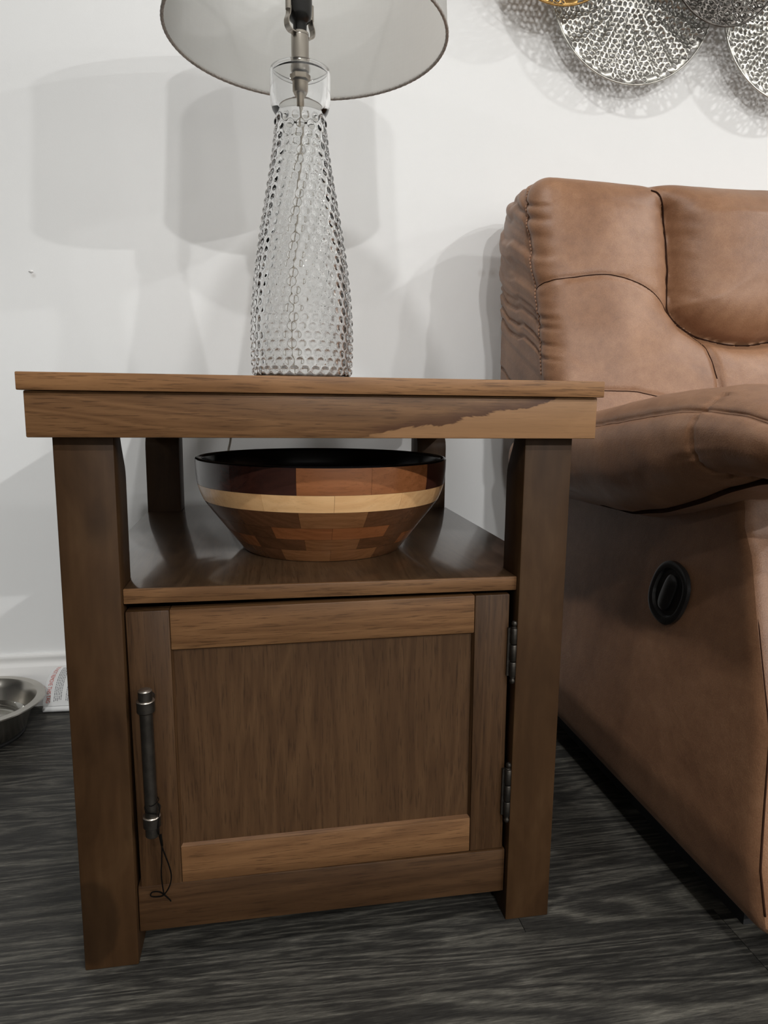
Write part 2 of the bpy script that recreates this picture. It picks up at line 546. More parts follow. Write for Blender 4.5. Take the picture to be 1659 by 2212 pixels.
def poly_dist(X, Z, poly):
    """distance of points (X,Z) to a polyline and the arc length of the closest point"""
    best = np.full(X.shape, 1e9); arc = np.zeros(X.shape); s0 = 0.0
    for (ax, az), (bx, bz) in zip(poly[:-1], poly[1:]):
        dx, dz = bx - ax, bz - az
        l2 = dx * dx + dz * dz
        t = np.clip(((X - ax) * dx + (Z - az) * dz) / l2, 0, 1)
        d = np.hypot(X - ax - t * dx, Z - az - t * dz)
        m_ = d < best
        best = np.where(m_, d, best); arc = np.where(m_, s0 + t * math.sqrt(l2), arc)
        s0 += math.sqrt(l2)
    return best, arc

_nv = rng.rand(4096)
def noise1(x, seed=0):
    i = np.floor(x).astype(int); f = x - i; f = f * f * (3 - 2 * f)
    return _nv[(i + seed * 37) % 4096] * (1 - f) + _nv[(i + 1 + seed * 37) % 4096] * f

# ------------------------------------------------------------------ room shell
X0, X1, Y0 = -5.0, 7.0, -6.0
fl = structure(part('floor', box(X0, X1, Y0, WALL, -0.06, -0.0045), M['joint'], origin=(0, 0, 0)))
# planks run along x; the ones near the camera are separate pieces
PW, PL, gap = 0.178, 1.22, 0.00035
row = 0
y = WALL - 0.004
near_mesh = {}
far_boxes = []
while y > Y0 + 0.02:
    ya = max(y - PW, Y0)
    off = ((X0 + 0.62 + (row * 0.437) % 0.16 + (0.35 if y > 0.15 and row % 2 else 0)) % PL + PL) % PL
    x = X0 - off
    while x < X1:
        xa, xb = max(x, X0), min(x + PL, X1)
        if xb - xa > 0.02:
            if ya > -1.0 and xb > -1.8 and xa < 2.4:
                vf = box(xa + gap, xb - gap, ya + gap, y - gap, -0.0045, 0.0)
                part('plank', vf, M['plank'], fl, origin=((xa + xb) / 2, (ya + y) / 2, 0))
            else:
                far_boxes.append(box(xa + gap, xb - gap, ya + gap, y - gap, -0.0045, 0.0))
        x += PL
    y -= PW
    row += 1
o = part('far_planks', join(*far_boxes), M['plank'], fl, origin=(0, 0, 0)); o['kind'] = 'stuff'

structure(part('wall_back', box(X0, X1, WALL, WALL + 0.1, 0, CEIL), M['wall'], origin=(0, 0, 0)))
structure(part('wall_left', box(X0 - 0.1, X0, Y0, WALL + 0.1, 0, CEIL), M['far_wall'], origin=(0, 0, 0)))
structure(part('wall_right', box(X1, X1 + 0.1, Y0, WALL + 0.1, 0, CEIL), M['ceiling'], origin=(0, 0, 0)))
structure(part('wall_front', box(X0, X1, Y0 - 0.1, Y0, 0, CEIL), M['ceiling'], origin=(0, 0, 0)))
structure(part('ceiling', box(X0 - 0.1, X1 + 0.1, Y0 - 0.1, WALL + 0.1, CEIL, CEIL + 0.1), M['ceiling'], origin=(0, 0, 0)))
# moulded baseboard: flat face, cove and rounded top bead
bp_ = [(0, 0), (0, 0.103), (-0.005, 0.103), (-0.0075, 0.1015), (-0.0085, 0.099), (-0.0085, 0.096), (-0.0075, 0.093),
       (-0.0072, 0.088), (-0.0085, 0.084), (-0.0115, 0.081), (-0.0125, 0.079), (-0.013, 0.0)]
structure(part('baseboard_back', prism([(WALL + a, z) for a, z in bp_], 'x', X0, X1), M['trim_paint'], origin=(0, 0, 0), smooth=35))
# chipped paint nick on the wall
wb = bpy.data.objects['wall_back']
nk = [(-0.4715, 0.8125), (-0.4685, 0.8150), (-0.4640, 0.8148), (-0.4620, 0.8120), (-0.4655, 0.8095), (-0.4690, 0.8110)]
V = [(a, WALL - 0.0003, z) for a, z in nk] + [(-0.4662 + (a + 0.4662) * 0.4, WALL - 0.0022, 0.8122 + (z - 0.8122) * 0.4) for a, z in nk]
F = [(i, (i + 1) % 6, 6 + (i + 1) % 6, 6 + i) for i in range(6)] + [tuple(range(6, 12))]
part('paint_chip', (V, F), M['trim_paint'], wb)

# recessed downlights in the ceiling
for i, (lx, ly, w) in enumerate(DOWNLIGHTS):
    where = ['above the end table', 'second from the wall in line with the end table', 'second from the wall in line with the recliner',
             'above the recliner', 'rightmost of the middle row',
             'nearest the front wall in line with the recliner', 'in the right front corner of the room',
             'nearest the front wall in line with the end table', 'leftmost of all, beside the left wall'][i]
    r_ = root('recessed_downlight', (lx, ly, CEIL), 'round white recessed ceiling downlight ' + where, 'downlight', 'ceiling downlights')
    part('trim_ring', lathe([(0.068, 0), (0.070, -0.006), (0.088, -0.004), (0.092, 0)], 40, (lx, ly, CEIL)), M['trim_paint'], r_, 40)
    part('lens', lathe([(0.0005, -0.002), (0.0685, -0.002)], 40, (lx, ly, CEIL)), M['lens'], r_, True)

# ------------------------------------------------------------------ end table
LA, LB = 0.2542, 0.0535
IN_L, IN_R = -0.2005, 0.2025           # inner leg faces
H, Z1, Z2 = 0.610, 0.5526, 0.5942
YF, YR = 0.0, 0.5600                   # leg front / rear faces
ZS, TS = 0.4043, 0.0147
table = root('end_table', (0, 0.28, 0), 'brown stained wooden end table with open shelf and one cabinet door', 'end table')
part('table_top', box(-0.2746, 0.2746, -0.0239, 0.584, Z2, H, 0.0010), M['wood_top'], table, 40)
# apron: four boards
part('apron', box(-0.2708, 0.2708, -0.0173, 0.003, Z1, Z2 - 0.0002, 0.0012), M['apron'], table, 40, origin=(0, 0, 0))
part('apron', box(-0.2708, 0.2708, 0.557, 0.577, Z1, Z2 - 0.0002, 0.0012), M['wood_x'], table, 40)
for sx in (-1, 1):
    a, b_ = sorted((sx * 0.2708, sx * 0.2508))
    part('apron', box(a, b_, 0.0032, 0.5568, Z1, Z2 - 0.0002, 0.0008), M['wood_y'], table, 40)
def leg(x0, x1, front):
    d, dt = 0.0526, 0.026
    prof = [(0, 0), (d, 0), (d, 0.508), (d - 0.0008, 0.515), (d - 0.0026, 0.5205), (d - 0.016, 0.543), (d - 0.0225, 0.558), (dt, 0.575), (dt, Z2 - 0.0005), (0, Z2 - 0.0005)]
    if front: pr = [(YF + 0.0 + a, z) for a, z in prof]
    else: pr = [(YR - a, z) for a, z in prof]
    return bevel_vf(prism(pr, 'x', x0, x1), 0.0016, 2, 40)
for (a, b_) in ((-LA, IN_L), (IN_R, LA)):
    for fr_ in (True, False):
        part('leg', leg(a, b_, fr_), M['leg_blotch' if (fr_ and a < 0) else 'leg'], table, 35, origin=((a + b_) / 2, YF if fr_ else YR, 0))
# shelf: notched round the legs
def shelf_outline():
    yb, yf = 0.5747, 0.0107
    xl, xr = -0.2544, 0.2571
    d = 0.0526
    return [(IN_L, yf), (IN_R, yf), (IN_R, d), (xr, d), (xr, YR - d), (IN_R, YR - d), (IN_R, yb), (IN_L, yb), (IN_L, YR - d), (xl, YR - d), (xl, d), (IN_L, d)]
part('shelf', bevel_vf(prism(shelf_outline(), 'z', ZS - TS, ZS), 0.0014, 2, 40), M['wood_y'], table, 40)
part('edge_band', box(IN_L + 0.0004, IN_R - 0.0004, 0.0067, 0.0107, ZS - TS, ZS + 0.0002, 0.0010), M['wood_x'], table, 40)
# cabinet carcass
part('side_panel', box(-0.246, -0.234, 0.0526, 0.5074, 0.04, ZS - TS), M['wood_z'], table)
part('side_panel', box(0.236, 0.248, 0.0526, 0.5074, 0.04, ZS - TS), M['wood_z'], table)
part('back_panel', box(IN_L, IN_R, 0.53, 0.536, 0.04, ZS - TS), M['inside'], table)
part('floor_panel', box(-0.234, 0.236, 0.0535, 0.53, 0.06, 0.072), M['inside'], table)
part('bottom_rail', box(IN_L + 0.0008, IN_R - 0.0008, 0.008, 0.030, 0.0315, 0.084, 0.0014), M['wood_shaded_x'], table, 40)
# door, hung a touch out of square
DX0, DX1, DZ0, DZ1, DY = -0.1965, 0.1985, 0.0862, 0.3850, 0.0085
door = part('door', box(DX0 + 0.039, DX1 - 0.038, DY + 0.0055, DY + 0.0105, DZ0 + 0.038, DZ1 - 0.038), M['wood_z'], table, origin=(DX1, DY, DZ0))
door.name = 'door'
def dpart(name, vf, mat, smooth=35, **kw):
    return part(name, vf, mat, door, smooth, **kw)
dpart('stile', box(DX0, DX0 + 0.0415, DY, DY + 0.02, DZ0, DZ1, 0.0012), M['wood_z'])
dpart('stile', box(DX1 - 0.0385, DX1, DY, DY + 0.02, DZ0, DZ1, 0.0012), M['wood_z'])
dpart('rail', box(DX0 + 0.0417, DX1 - 0.0387, DY + 0.0004, DY + 0.02, DZ1 - 0.0415, DZ1, 0.0012), M['wood_x'])
dpart('rail', box(DX0 + 0.0417, DX1 - 0.0387, DY + 0.0004, DY + 0.02, DZ0, DZ0 + 0.0405, 0.0012), M['wood_x'])
# sloping sticking round the panel
xa, xb, za, zb = DX0 + 0.0417, DX1 - 0.0387, DZ0 + 0.0407, DZ1 - 0.0417
def stick(p0, p1, q0, q1):
    V = [(p0[0], DY + 0.0012, p0[1]), (p1[0], DY + 0.0012, p1[1]), (q1[0], DY + 0.0054, q1[1]), (q0[0], DY + 0.0054, q0[1]),
         (p0[0], DY + 0.0054, p0[1]), (p1[0], DY + 0.0054, p1[1])]
    return V, [(0, 1, 2, 3), (0, 1, 5, 4), (4, 5, 2, 3), (0, 3, 4), (1, 5, 2)]
s_ = 0.0020
dpart('bead', stick((xa, za), (xb, za), (xa + s_, za + s_), (xb - s_, za + s_)), M['wood_x'], False)
dpart('bead', stick((xa, zb), (xb, zb), (xa + s_, zb - s_), (xb - s_, zb - s_)), M['wood_x'], False)
dpart('bead', stick((xa, za), (xa, zb), (xa + s_, za + s_), (xa + s_, zb - s_)), M['wood_z'], False)
dpart('bead', stick((xb, za), (xb, zb), (xb - s_, za + s_), (xb - s_, zb - s_)), M['wood_z'], False)
# bar handle with collars
HX, HY = -0.1775, -0.0165
def disc_rod(z0, z1, r):
    return lathe([(0.0002, z0), (r - 0.0012, z0), (r, z0 + 0.0012), (r, z1 - 0.0012), (r - 0.0012, z1), (0.0002, z1)], 28, (HX, HY, 0))
hz = join(disc_rod(0.1600, 0.3140, 0.0062), disc_rod(0.291, 0.3035, 0.0086), disc_rod(0.170, 0.1825, 0.0086),
          disc_rod(0.160, 0.1705, 0.0068), disc_rod(0.3035, 0.314, 0.0067),
          tube([(HX, HY, 0.297), (HX, DY + 0.001, 0.297)], 0.0052, 16), tube([(HX, HY, 0.176), (HX, DY + 0.001, 0.176)], 0.0052, 16))
dpart('handle', hz, M['dark_metal'], 40, label='dark pewter bar handle with collared ends')
for zz_ in (0.3036, 0.1826):
    dpart('collar_edge', lathe([(0.0063, zz_), (0.0085, zz_), (0.0087, zz_ - 0.0008)], 28, (HX, HY, 0)), M['pale_metal'], True)
dpart('end_cap', lathe([(0.0067, 0.3130), (0.0056, 0.3142), (0.0002, 0.3142)], 28, (HX, HY, 0)), M['pale_metal'], True)
door.rotation_euler = (0, math.radians(-0.55), 0)
# hinges: barrel of three knuckles with ball finials
def hinge(zt, zb_):
    hx, hy = 0.2002, 0.0035
    ks = []
    L = zt - zb_ - 0.018
    zz = zt - 0.009
    for f0, f1 in ((0.0, 0.32), (0.34, 0.68), (0.70, 1.0)):
        a, b_ = zz - L * f1, zz - L * f0
        ks.append(lathe([(0.0002, a), (0.0034, a), (0.0038, a + 0.0006), (0.0038, b_ - 0.0006), (0.0034, b_), (0.0002, b_)], 20, (hx, hy, 0)))
    for s0, zc in ((1, zz), (-1, zz - L)):
        ks.append(lathe([(0.0002, zc), (0.003, zc), (0.003, zc + s0 * 0.0015), (0.0022, zc + s0 * 0.002), (0.0022, zc + s0 * 0.0028), (0.0031, zc + s0 * 0.0042),
                         (0.0033, zc + s0 * 0.0058), (0.0024, zc + s0 * 0.0078), (0.0003, zc + s0 * 0.0086)], 20, (hx, hy, 0)))
    ks.append(box(hx - 0.006, hx, hy + 0.0015, hy + 0.005, zz - L, zz))
    return join(*ks)
part('hinge', hinge(0.357, 0.285), M['dark_metal'], table, 40)
part('hinge', hinge(0.1935, 0.1205), M['dark_metal'], table, 40)

# black thread tied round the handle
tp = spline([(HX + 0.0050, HY - 0.006, 0.1835), (HX - 0.004, HY - 0.0062, 0.186), (HX - 0.0066, HY, 0.190), (HX, HY + 0.0066, 0.191), (HX + 0.0066, HY, 0.188),
             (HX + 0.0062, HY - 0.0042, 0.178), (HX + 0.0058, HY - 0.006, 0.165), (-0.1722, -0.012, 0.150), (-0.1715, -0.005, 0.135), (-0.1660, -0.002, 0.112),
             (-0.1645, 0.000, 0.098), (-0.1670, 0.001, 0.086), (-0.1730, 0.002, 0.0765), (-0.1800, 0.004, 0.0735), (-0.1865, 0.005, 0.0745), (-0.1850, 0.005, 0.0785),
             (-0.1780, 0.004, 0.0790), (-0.1730, 0.003, 0.0760), (-0.1690, 0.004, 0.0705), (-0.1665, 0.005, 0.066)], 8)
tp2 = spline([(-0.1716, -0.006, 0.138), (-0.1728, -0.003, 0.120), (-0.1742, -0.001, 0.102), (-0.1738, 0.001, 0.088), (-0.1728, 0.002, 0.077)], 8)
tp3 = spline([(HX - 0.0066, HY - 0.001, 0.1955), (HX, HY - 0.0068, 0.1925), (HX + 0.0066, HY - 0.001, 0.1955), (HX, HY + 0.0066, 0.197), (HX - 0.0066, HY - 0.001, 0.1955)], 8)
o = part('thread', join(tube(tp, 0.0007, 6), tube(tp2, 0.0007, 6), tube(tp3, 0.0004, 6), tube([(-0.1718, -0.009, 0.152), (-0.1715, -0.005, 0.137)], 0.0011, 6)), M['thread'], origin=(-0.172, 0, 0.12), smooth=True)
tag(o, 'looped black thread tied to the lower end of the cabinet handle', 'thread')

# ------------------------------------------------------------------ segmented wooden bowl
BC = (0.0105, 0.2010, ZS + 0.0006)
bowl = root('wooden_bowl', BC, 'segmented wooden bowl with pale maple stripe and black inside on the open shelf', 'bowl')
prof = [(0.0985, 0.0), (0.1010, 0.0020), (0.1090, 0.0125), (0.1185, 0.0250), (0.1300, 0.0400), (0.1405, 0.0535), (0.1478, 0.0640), (0.1520, 0.0735), (0.1548, 0.0835), (0.1562, 0.0950), (0.1568, 0.1100), (0.1566, 0.1145)]
pr_r = [p[0] for p in prof]; pr_z = [p[1] for p in prof]
rings = [  # z0, z1, angular offset, materials in order
    (0.0000, 0.0150, 0.10, ['walnut', 'chestnut']),
    (0.0152, 0.0295, 0.62, ['chestnut', 'cherry', 'walnut']),
    (0.0297, 0.0445, 0.25, ['cherry', 'chestnut', 'walnut', 'cherry']),
    (0.0447, 0.0640, 0.80, ['walnut', 'chestnut', 'purple']),
    (0.0642, 0.0835, 0.38, ['maple']),
    (0.0837, 0.1130, 0.90, ['cherry', 'chestnut', 'purple', 'purple']),
]
order = {0: ['chestnut', 'walnut', 'walnut', 'chestnut', 'walnut', 'chestnut', 'walnut', 'chestnut', 'walnut', 'chestnut', 'walnut', 'chestnut'],
         1: ['chestnut', 'walnut', 'cherry', 'walnut', 'chestnut', 'walnut', 'cherry', 'walnut', 'chestnut', 'walnut', 'cherry', 'walnut'],
         2: ['cherry', 'walnut', 'chestnut', 'walnut', 'cherry', 'cherry', 'walnut', 'walnut', 'chestnut', 'chestnut', 'walnut', 'cherry'],
         3: ['chestnut', 'walnut', 'walnut', 'chestnut', 'walnut', 'walnut', 'chestnut', 'walnut', 'walnut', 'chestnut', 'walnut', 'walnut'],
         4: ['maple'] * 12,
         5: ['cherry', 'cherry', 'purple', 'purple', 'cherry', 'cherry', 'purple', 'purple', 'cherry', 'purple', 'purple', 'purple']}
# segments are counted from the one facing the room (-y), going to the right
for k, (z0, z1, off, _) in enumerate(rings):
    off = [0.5, 0.02, 0.5, 0.0, 0.5, 0.0][k]
    zs = np.linspace(z0, z1, 4)
    ro = np.interp(zs, pr_z, pr_r)
    for i in range(12):
        a0 = -PI / 2 + (i - 0.5 + off) * PI / 6 + 0.0009
        a1 = a0 + PI / 6 - 0.0018
        n = 8
        V, F = [], []
        for j in range(n + 1):
            a = a0 + (a1 - a0) * j / n
            ca, sa = math.cos(a), math.sin(a)
            for r__, z in list(zip(ro, zs)) + [(ro[-1] - 0.007, zs[-1]), (ro[0] - 0.007, zs[0])]:
                V.append((BC[0] + r__ * ca, BC[1] + r__ * sa, BC[2] + z))
        m_ = len(zs) + 2
        for j in range(n):
            for q in range(m_):
                F.append((j * m_ + q, j * m_ + (q + 1) % m_, (j + 1) * m_ + (q + 1) % m_, (j + 1) * m_ + q))
        F.append(tuple(range(m_))); F.append(tuple(range(n * m_, (n + 1) * m_)))
        am = (a0 + a1) / 2
        seg_o = part('wood_segment', (V, F), M[order[k][(i) % 12] if i < 12 else 'walnut'], bowl, 30)
lin = [(0.0003, 0.0018), (0.090, 0.0018), (0.0975, 0.0065), (0.1085, 0.0250), (0.1295, 0.0545), (0.1435, 0.0760), (0.1485, 0.0950), (0.1490, 0.1115), (0.1500, 0.1140), (0.1530, 0.1150),
       (0.1558, 0.1145), (0.1566, 0.1132), (0.1545, 0.1130), (0.149, 0.113)]
lin = [(r if i not in (1,) else r, z) for i, (r, z) in enumerate(lin)]
part('black_lining', lathe(lin, 96, BC), M['black_lacquer'], bowl, 50, label='glossy black inside and rim')
part('bowl_bottom', lathe([(0.0003, 0.0002), (0.096, 0.0002), (0.096, 0.0014), (0.0003, 0.0014)], 64, BC), M['walnut'], bowl, 40)

# ------------------------------------------------------------------ table lamp
LX, LY = -0.0085, 0.300
LB_ = (LX, LY, H)
lamp = root('table_lamp', LB_, 'table lamp with clear bobbled glass bottle base and white drum shade', 'lamp')
# bottle profile (radius, height above table)
bz = np.array([0.000, 0.004, 0.012, 0.030, 0.060, 0.090, 0.125, 0.160, 0.200, 0.240, 0.275, 0.305, 0.330, 0.348])
br = np.array([0.0600, 0.0645, 0.0660, 0.0672, 0.0678, 0.0670, 0.0640, 0.0598, 0.0535, 0.0462, 0.0400, 0.0352, 0.0325, 0.0315])
def smooth_interp(z):
    d = 0.004
    return (np.interp(z - d, bz, br) + np.interp(z, bz, br) * 2 + np.interp(z + d, bz, br)) / 4
NT = 288
zs = np.concatenate([np.linspace(0, 0.012, 6)[:-1], np.linspace(0.012, 0.346, 232)])
ang = np.arange(NT) * 2 * PI / NT
A, Zg = np.meshgrid(ang, zs)
Rg = smooth_interp(Zg)
Rg[:5] = np.interp(Zg[:5], bz, br)
bumpD = np.zeros_like(Rg)
pitch, ballr = 0.0128, 0.0046
zc, rowi = 0.0175, 0
while zc < 0.343:
    rr = float(smooth_interp(np.array([zc]))[0])
    nb = max(10, int(round(2 * PI * rr / 0.0134)))
    offs = (rowi % 2) * 0.5 * 2 * PI / nb + 0.05
    ph = (A - offs + PI / nb) % (2 * PI / nb) - PI / nb
    slope = 1.0
    d2 = (ph * Rg) ** 2 + ((Zg - zc) * slope) ** 2
    dd = np.clip(1 - d2 / ballr ** 2, 0, None)
    bumpD = np.maximum(bumpD, 0.0026 * np.sqrt(dd + 1e-9) * (dd > 0))
    zc += pitch * 0.86
    rowi += 1
Ro = Rg + bumpD
V = [(LX + r * math.cos(a), LY + r * math.sin(a), H + 0.0004 + z) for r, a, z in zip(Ro.ravel(), A.ravel(), Zg.ravel())]
F = []
nz = len(zs)
for j in range(nz - 1):
    for i in range(NT):
        F.append((j * NT + i, j * NT + (i + 1) % NT, (j + 1) * NT + (i + 1) % NT, (j + 1) * NT + i))
# upper collar, inner surface and bottom as rings appended to the same closed skin
rest = [(0.0330, 0.3475), (0.0362, 0.3520), (0.0385, 0.3590), (0.0392, 0.3660), (0.0392, 0.3960), (0.0386, 0.4000), (0.0366, 0.4012), (0.0345, 0.4012), (0.0340, 0.3990), (0.0340, 0.3660), (0.0318, 0.3560), (0.0285, 0.3470)]
for z in np.linspace(0.336, 0.012, 60):
    rest.append((float(smooth_interp(np.array([z]))[0]) - 0.0042, float(z)))
rest += [(0.054, 0.0085), (0.030, 0.0075), (0.0006, 0.0075)]
base_i = (nz - 1) * NT
for (r, z) in rest:
    o0 = len(V)
    V += [(LX + r * math.cos(a), LY + r * math.sin(a), H + 0.0004 + z) for a in ang]
    for i in range(NT):
        F.append((base_i + i, base_i + (i + 1) % NT, o0 + (i + 1) % NT, o0 + i))
    base_i = o0
F.append(tuple(range(base_i, base_i + NT)))
F.append(tuple(range(NT - 1, -1, -1)))
part('glass_base', (V, F), M['glass'], lamp, True, label='clear glass bottle covered in raised bobbles')
# fittings (heights above table)
part('neck_disc', lathe([(0.0004, 0.3945), (0.0335, 0.3945), (0.0338, 0.3955), (0.0335, 0.3970), (0.0004, 0.3970)], 48, LB_), M['glass'], lamp, 40)
part('neck_tube', lathe([(0.0004, 0.3974), (0.0112, 0.3974), (0.0114, 0.3984), (0.0114, 0.4410), (0.0110, 0.4420), (0.0004, 0.4420)], 40, LB_), M['nickel'], lamp, 40)
part('threaded_rod', lathe([(0.0004, 0.3580), (0.0045, 0.3580), (0.0050, 0.3600), (0.0050, 0.3940), (0.0004, 0.3940)], 20, LB_), M['brass'], lamp, 40)
part('lock_nut', join(lathe([(0.0052, 0.3870), (0.0125, 0.3870), (0.0130, 0.3880), (0.0130, 0.3930), (0.0052, 0.3930)], 6, LB_),
                      lathe([(0.0052, 0.3740), (0.0085, 0.3740), (0.0100, 0.3760), (0.0100, 0.3850), (0.0052, 0.3850)], 24, LB_)), M['brass'], lamp, 40)
inner_cord = spline([(LX, LY, H + 0.358), (LX + 0.002, LY, H + 0.330), (LX - 0.004, LY + 0.004, H + 0.25), (LX - 0.010, LY + 0.006, H + 0.16), (LX - 0.014, LY + 0.004, H + 0.08), (LX - 0.012, LY + 0.010, H + 0.012)], 12)
part('inner_cord', tube(inner_cord, 0.0024, 8), M['cord'], lamp, True)
part('socket', lathe([(0.0004, 0.4440), (0.0085, 0.4440), (0.0088, 0.4560), (0.0100, 0.4575), (0.0135, 0.4610), (0.0152, 0.4680), (0.0158, 0.4780), (0.0158, 0.5200), (0.0150, 0.5215), (0.0004, 0.5215)], 40, LB_), M['black_plastic'], lamp, 40, label='black lamp socket')
ha = math.radians(38)                    # harp turned: right arm stands farther back
hd = Vector((math.cos(ha), math.sin(ha), 0))
def hp(u, z, w=0.0):
    return (LX + hd.x * u - hd.y * w, LY + hd.y * u + hd.x * w, H + z)
def strip(path, hw, th):
    V, F = [], []
    for i, (u, z) in enumerate(path):
        u0, z0 = path[max(i - 1, 0)]; u1, z1_ = path[min(i + 1, len(path) - 1)]
        t = Vector((u1 - u0, z1_ - z0)).normalized(); nx, nz_ = -t.y * th, t.x * th
        V += [hp(u + nx, z + nz_, -hw), hp(u + nx, z + nz_, hw), hp(u - nx, z - nz_, hw), hp(u - nx, z - nz_, -hw)]
    for i in range(len(path) - 1):
        for k in range(4):
            F.append((i * 4 + k, i * 4 + (k + 1) % 4, (i + 1) * 4 + (k + 1) % 4, (i + 1) * 4 + k))
    F += [(0, 1, 2, 3), tuple(range(len(V) - 4, len(V)))]
    return V, F
sad = [(p.x, p.z) for p in spline([(-0.0185, 0, 0.470), (-0.0190, 0, 0.462), (-0.0218, 0, 0.455), (-0.0212, 0, 0.448), (-0.0165, 0, 0.4435), (-0.009, 0, 0.4430), (0.009, 0, 0.4430), (0.0165, 0, 0.4435), (0.0212, 0, 0.448), (0.0218, 0, 0.455), (0.0190, 0, 0.462), (0.0185, 0, 0.470)], 6)]
part('harp_saddle', join(strip(sad, 0.0045, 0.0007), lathe([(0.0004, 0.4421), (0.0112, 0.4421), (0.0112, 0.4452), (0.0095, 0.4465), (0.0004, 0.4465)], 40, LB_)), M['nickel'], lamp, 40)
for sgn in (-1, 1):
    part('harp_sleeve', tube([hp(sgn * 0.0185, 0.4665), hp(sgn * 0.0185, 0.4840)], 0.0042, 20), M['nickel'], lamp, 40)
harp = spline([hp(-0.0185, 0.4680), hp(-0.0185, 0.50), hp(-0.030, 0.54), hp(-0.045, 0.570), hp(-0.047, 0.595), hp(-0.030, 0.622), hp(0, 0.632),
               hp(0.030, 0.622), hp(0.047, 0.595), hp(0.045, 0.570), hp(0.030, 0.54), hp(0.0185, 0.50), hp(0.0185, 0.4680)], 8)
part('harp', tube(harp, 0.0021, 10), M['nickel'], lamp, True)
part('bulb', lathe([(0.0004, 0.522), (0.012, 0.522), (0.013, 0.535), (0.020, 0.555), (0.0265, 0.570), (0.0275, 0.582), (0.024, 0.596), (0.014, 0.605), (0.0004, 0.608)], 32, LB_), M['bulb'], lamp, True)
# drum shade
SX, SY, SR, SZ, ST, SH = 0.0013, 0.300, 0.1800, 1.0501, 0.1690, 0.200
SC = (SX, SY, SZ)
part('shade', lathe([(SR, 0.0), (ST, SH), (ST - 0.0016, SH), (SR - 0.0016, 0.0)], 160, SC, closed=True), M['shade'], lamp, 40, label='white fabric drum lampshade')
def twist_ring(rad, z, tr_, n=360, m_=12, turns=110):
    V, F = [], []
    for i in range(n):
        a = 2 * PI * i / n
        for k in range(m_):
            b_ = 2 * PI * k / m_
            q = tr_ * (1 + 0.10 * math.cos(2 * b_ + turns * a))
            V.append((SX + (rad + q * math.cos(b_)) * math.cos(a), SY + (rad + q * math.cos(b_)) * math.sin(a), z + q * math.sin(b_)))
    for i in range(n):
        for k in range(m_):
            F.append((i * m_ + k, i * m_ + (k + 1) % m_, ((i + 1) % n) * m_ + (k + 1) % m_, ((i + 1) % n) * m_ + k))
    return V, F
part('shade_rim', twist_ring(SR - 0.0006, SZ, 0.0021), M['shade_trim'], lamp, True, label='taupe cord-wrapped lower rim')
part('shade_rim', twist_ring(ST - 0.0006, SZ + SH, 0.0019), M['shade_trim'], lamp, True)
sp_z = SZ + SH - 0.006
spid = [tube([(SX, SY, sp_z), (SX + (ST - 0.002) * math.cos(a), SY + (ST - 0.002) * math.sin(a), sp_z + 0.002)], 0.0016, 8) for a in (0.5, 0.5 + 2 * PI / 3, 0.5 + 4 * PI / 3)]
part('shade_spider', join(*spid, lathe([(0.004, -0.004), (0.014, -0.004), (0.014, 0.004), (0.004, 0.004)], 24, (SX, SY, sp_z), closed=True)), M['nickel'], lamp, 40)
part('finial', lathe([(0.0004, 0.0), (0.004, 0.0), (0.004, 0.006), (0.009, 0.012), (0.0075, 0.020), (0.0004, 0.025)], 24, (SX, SY, sp_z + 0.004)), M['nickel'], lamp, True)
# mains cord leaving behind the bottle, over the back edge and down
pc = spline([(LX - 0.004, LY + 0.067, H + 0.006), (LX - 0.02, LY + 0.13, H + 0.0045), (LX - 0.07, 0.53, H + 0.0042), (-0.105, 0.579, H + 0.0036), (-0.112, 0.5905, H - 0.004), (-0.116, 0.600, 0.575),
             (-0.119, 0.622, 0.545), (-0.1235, 0.640, 0.515), (-0.130, 0.650, 0.48), (-0.135, 0.655, 0.38), (-0.12, 0.655, 0.2), (-0.10, 0.66, 0.05), (-0.06, 0.655, 0.004), (0.1, 0.64, 0.0035)], 10)
part('cord', tube(pc, 0.0022, 8), M['cord'], lamp, True)

# ------------------------------------------------------------------ recliner
XC = 0.88
rec = root('recliner', (XC, 0.2, 0), 'brown suede-look leather recliner with rolled arm standing right of the end table', 'recliner')
STITCH = [(0.3640, 0.9900), (0.3680, 0.9560), (0.3720, 0.8960), (0.3760, 0.8410), (0.3790, 0.7790), (0.3800, 0.7180), (0.3790, 0.6310), (0.3780, 0.45)]
VCREASE = [(0.575, 1.0), (0.591, 0.960), (0.618, 0.919), (0.623, 0.870), (0.620, 0.805), (0.615, 0.749)]
PBOT = [(0.615, 0.749), (0.632, 0.725), (0.664, 0.704), (0.715, 0.692), (0.759, 0.691), (0.804, 0.698), (0.88, 0.705)]
SEAM = [(0.381, 0.775), (0.400, 0.782), (0.420, 0.788), (0.478, 0.796), (0.528, 0.791), (0.577, 0.771), (0.616, 0.734), (0.647, 0.710), (0.671, 0.691)]
LUMB = [(0.671, 0.691), (0.675, 0.664), (0.678, 0.632), (0.68, 0.45)]
LOW = [(0.400, 0.610), (0.486, 0.610), (0.527, 0.609), (0.576, 0.600), (0.66, 0.585)]
BX0, BX1, BY0, BY1, BZ0, BZ1 = 0.391, 2 * XC - 0.391, 0.385, 0.655, 0.535, 0.957
P, Nn, Q = rounded_grid_box(BX0, BX1, BY0, BY1, BZ0, BZ1, 0.036, 0.0034)
Xm = np.minimum(P[:, 0], 2 * XC - P[:, 0]); Zp = P[:, 2].copy(); Yp = P[:, 1].copy()
Un = Xm - 0.9 * np.clip(Yp - (BY0 + 0.012), 0, None)     # unrolled round the front corner
front = np.clip(-Nn[:, 1], 0, 1)
topw = np.clip(Nn[:, 2], 0, 1)
side = np.clip(np.abs(Nn[:, 0]), 0, 1)
